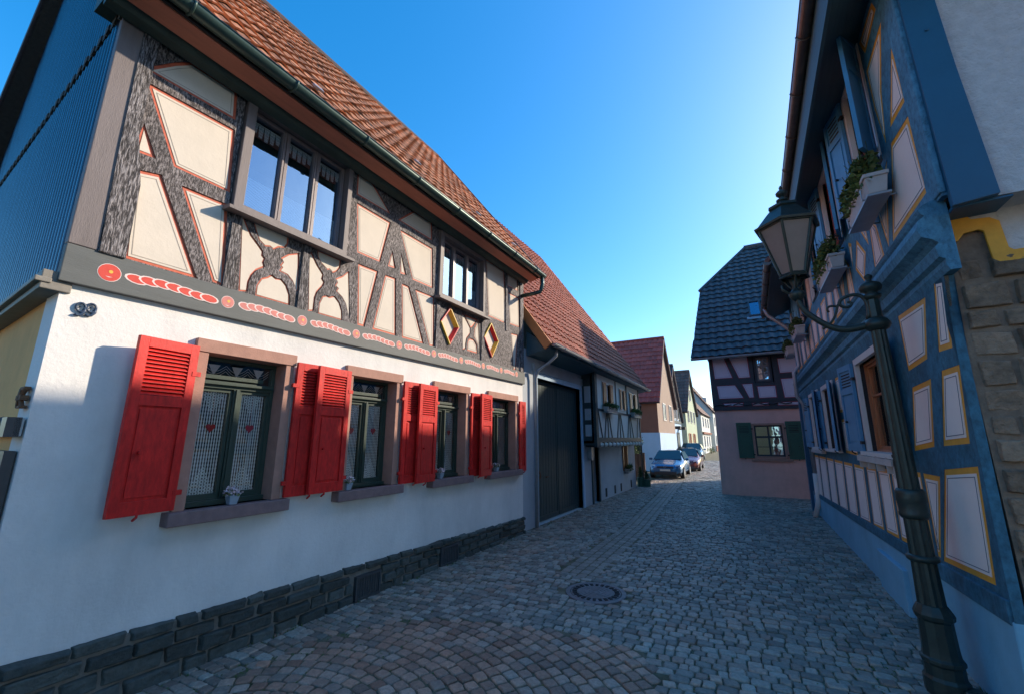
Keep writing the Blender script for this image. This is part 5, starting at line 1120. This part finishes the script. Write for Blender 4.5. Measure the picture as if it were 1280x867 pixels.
# ------------------------------------------------------------------ CARS
def car(label, x, y, z, paint, yaw=0, s=.84):
    """local: length along +v (rear), front at v=0"""
    t = thing('parked_car', label, 'car', (x,y,z), 'cars parked along the left side of the street')
    ca, sa = math.cos(yaw), math.sin(yaw); F = Frame((x,y,z), Vector((ca,sa,0))*s, Vector((-sa,ca,0))*s, (0,0,s))
    # cross sections along length (v, half width, z bottom, z belt, z top, half width top)
    S = [(.02,.60,.30,.52,.60,.50),(.12,.76,.20,.60,.70,.66),(.45,.84,.18,.68,.80,.74),(1.0,.86,.18,.76,.90,.78),(1.25,.87,.18,.80,.95,.78),(1.95,.87,.18,.84,1.40,.60),(2.5,.87,.18,.85,1.46,.61),(3.2,.87,.18,.86,1.42,.59),(3.75,.85,.2,.88,1.18,.62),(4.0,.80,.26,.80,.92,.66),(4.08,.70,.34,.60,.66,.55)]
    b = MB(); vs = []; n = 12
    for (v, hw, zb, zm, zt, ht) in S:
        half = [(hw*.80,zb),(hw*.98,zb+.10),(hw,(zb+zm)/2),(hw*.985,zm),(ht,zt-.04 if zt-zm > .1 else zt-.02),(ht*.6,zt)]
        ring = half+[(-a,c) for a, c in reversed(half)]; vs += [F(a, v, c) for a, c in ring]
    fs = [(i*n+k,i*n+(k+1)%n,(i+1)*n+(k+1)%n,(i+1)*n+k) for i in range(len(S)-1) for k in range(n)]+[tuple(range(n)), tuple((len(S)-1)*n+k for k in range(n))]
    b.add(vs, fs); body = b.build('body', paint, t, smooth=True, subdiv=1)
    def strip(name, pts, mt, par=t): q = MB(); q.add([F(*p) for p in pts], [tuple(range(len(pts)))]); return q.build(name, mt, par, recalc=False)
    # windscreen: between cowl (v=1.2) and roof front (v=1.95), side glass
    g = MB(); g.hexa([F(-.72,1.18,.93),F(.72,1.18,.93),F(.57,1.90,1.385),F(-.57,1.90,1.385),F(-.72,1.17,.965),F(.72,1.17,.965),F(.57,1.89,1.42),F(-.57,1.89,1.42)]); g.build('windscreen', 'car_glass', t)
    for sg in (-1, 1):
        g = MB(); P = [(.83,1.45,.90),(.83,3.45,.93),(.63,3.25,1.34),(.625,1.98,1.35)]; g.hexa([F(sg*(a-.03),v,c) for a,v,c in P]+[F(sg*(a+.015),v,c) for a,v,c in P]); g.build('side_window', 'car_glass', t)
        g = MB(); g.hexa([F(sg*.50,.10,.56),F(sg*.74,.19,.58),F(sg*.74,.30,.72),F(sg*.52,.16,.70),F(sg*.50,.05,.56),F(sg*.77,.14,.58),F(sg*.77,.26,.72),F(sg*.52,.11,.70)]); g.build('headlight', 'headlamp', t, bevel=.01)
        g = MB(); g.box(F, sg*.96-.09, sg*.96+.09, 1.38, 1.50, .90, 1.02); g.build('mirror', paint, t, bevel=.02)
        for v in (.75, 3.3):
            g = MB(); c = F(sg*.76, v, .30); ax = F.U*sg
            for (r0, w0, w1, m_) in ((.30, -.10, .10, 0), (.19, .06, .112, 1)):
                ring = [c+F.V*math.cos(k*math.pi/9)*r0+F.N*math.sin(k*math.pi/9)*r0 for k in range(18)]
                g.add([p+ax*w0 for p in ring]+[p+ax*w1 for p in ring], [(k,(k+1)%18,18+(k+1)%18,18+k) for k in range(18)]+[tuple(range(18)),tuple(range(18,36))], m_)
            g.build('wheel', ['rubber', 'zinc'], t)
    g = MB(); g.box(F, -.42, .42, .005, .08, .56, .64); g.box(F, -.55, .55, .0, .1, .24, .36); g.build('grille', 'sash_trim', t)
    g = MB(); g.box(F, -.26, .26, -.03, .02, .40, .50); g.build('number_plate', 'house_white', t, bevel=.006)
    g = MB(); g.tube([F(.055*math.cos(k*.5236), -.0, .62+.055*math.sin(k*.5236)) for k in range(13)], .01*s, 6); g.build('badge', 'zinc', t)
    g = MB(); g.box(F, -.76, .76, .12, .2, .2, .3); g.build('bumper_lip', 'sash_trim', t)
    return t
M['car_glass'] = mat('car_glass', (.02,.05,.06), .05, .1, 3, 0, spec=.8); M['headlamp'] = mat('headlamp', (.55,.6,.65), .12, .1, 10, 0, spec=.8); M['rubber'] = mat('tyre_rubber', (.02,.02,.02), .8, .2, 10, .2, 30)
def paint(n, c): m = mat(n, c, .25, .05, 3, 0, metallic=.3); m.node_tree.nodes['Principled BSDF'].inputs['Coat Weight'].default_value = .8; return m
car('light blue hatchback parked nose out, nearest of the cars', -3.60, 19.95, 0, paint('light_blue_paint', (.03,.17,.38)), yaw=R(1))
car('dark red car parked directly behind the light blue hatchback', -3.33, 24.0, .03, paint('dark_red_paint', (.13,.02,.03)), yaw=R(2))
car('silver blue car farthest along the row of parked cars', -3.95, 31.5, .16, paint('silver_blue_paint', (.26,.36,.45)), yaw=R(3), s=.9)

# ------------------------------------------------------------------ SMALL STREET THINGS
fl = thing('slender_lamp', 'thin black lamp post standing by the far corner of the timbered bay', 'street lamp', (-3.98,17.4,0))
b = MB(); b.lathe((-3.98,17.4,0), [(.07,0),(.07,.25),(.04,.3),(.03,1.2),(.025,2.75)], 10); b.build('pole', 'iron', fl)
b = MB(); b.lathe((-3.98,17.4,0), [(.05,2.75),(.11,3.0),(.13,3.02),(.05,3.12),(.02,3.17)], 6); b.build('lantern', 'iron', fl)
for k, (x, y, h, r_, lab) in enumerate(((-3.86,16.45,.62,.13,'dark green bollard planter at the foot of the grey house corner'),(-3.66,16.5,.50,.14,'low conical evergreen beside the planter at the house corner'))):
    t = thing('potted_shrub', lab, 'plant', (x,y,0)); b = MB(); b.lathe((x,y,0), [(r_,0),(r_*1.05,h*.5),(r_*.95,h*.52)], 12); b.build('tub', 'green_shutter', t)
    b = MB()
    for q in range(7): f = q/6; leaf_cluster(b, (x,y,h*(.35+.7*f)), r_*(1.25-.95*f), r_*(1.25-.95*f), .07, 90, .05, 0)
    b.build('foliage', 'leaf', t, recalc=False)
fn = thing('wooden_fence', 'brown board fence between the grey house and the red roofed house', 'fence', (-4.5,18.6,0)); b = MB()
for k in range(16): b.box(WF, -6.6+k*.15, -6.6+k*.15+.14, 18.6, 18.63, 0, 1.05+.05*math.sin(k))
b.build('boards', 'fence_wood', fn); b = MB(); b.box(WF, -6.7,-4.2,18.63,18.68,.3,.38); b.box(WF, -6.7,-4.2,18.63,18.68,.8,.88); b.box(WF,-4.25,-4.15,18.6,18.7,0,1.15); b.build('rails', 'fence_wood', fn)
sh = thing('garden_shrub', 'round green shrub rising behind the brown board fence', 'shrub', (-5.1,20.4,0)); b = MB()
for q in range(9): leaf_cluster(b, (-5.1+random.uniform(-.3,.3),20.4+random.uniform(-.3,.3),1.1+random.uniform(-.3,.6)), .32, .32, .3, 130, .08, q % 2)
b.build('foliage', ['leaf','leaf2'], sh, recalc=False); b = MB(); b.tube([(-5.1,20.4,0),(-5.08,20.4,.6),(-5.15,20.42,1.1)], [.04,.03,.02], 6); b.build('trunk', 'fence_wood', sh)
for k, (x, y, lab) in enumerate(((-3.55,36.5,'small sunlit shrub by the green house wall'),(-3.35,45,'small yellowish shrub by the white eaves house'))):
    t = thing('roadside_shrub', lab, 'shrub', (x-.4,y,.35)); b = MB(); leaf_cluster(b, (x-.4,y,.7), .4, .4, .4, 260, .1, 0); b.build('foliage', 'leaf2', t, recalc=False); b = MB(); b.tube([(x-.4,y,.3),(x-.4,y,.8)], .03, 5); b.build('stem', 'fence_wood', t)

# ------------------------------------------------------------------ unseen houses added behind the viewer to shade the street
far_house('shading_house', 'unseen plain white house added behind the viewpoint on the right to shade the street', 9.0, 2.6, -16, -3.0, 4.6, 9.5, 'house_white', 'house_white', 'tile_brown', tw=.6)
far_house('shading_house', 'unseen plain ochre house added across the street behind the viewpoint for shade', 1.5, -12, -26, -17, 4.8, 9.5, 'ochre', 'ochre', 'tile_brown', tw=.6)
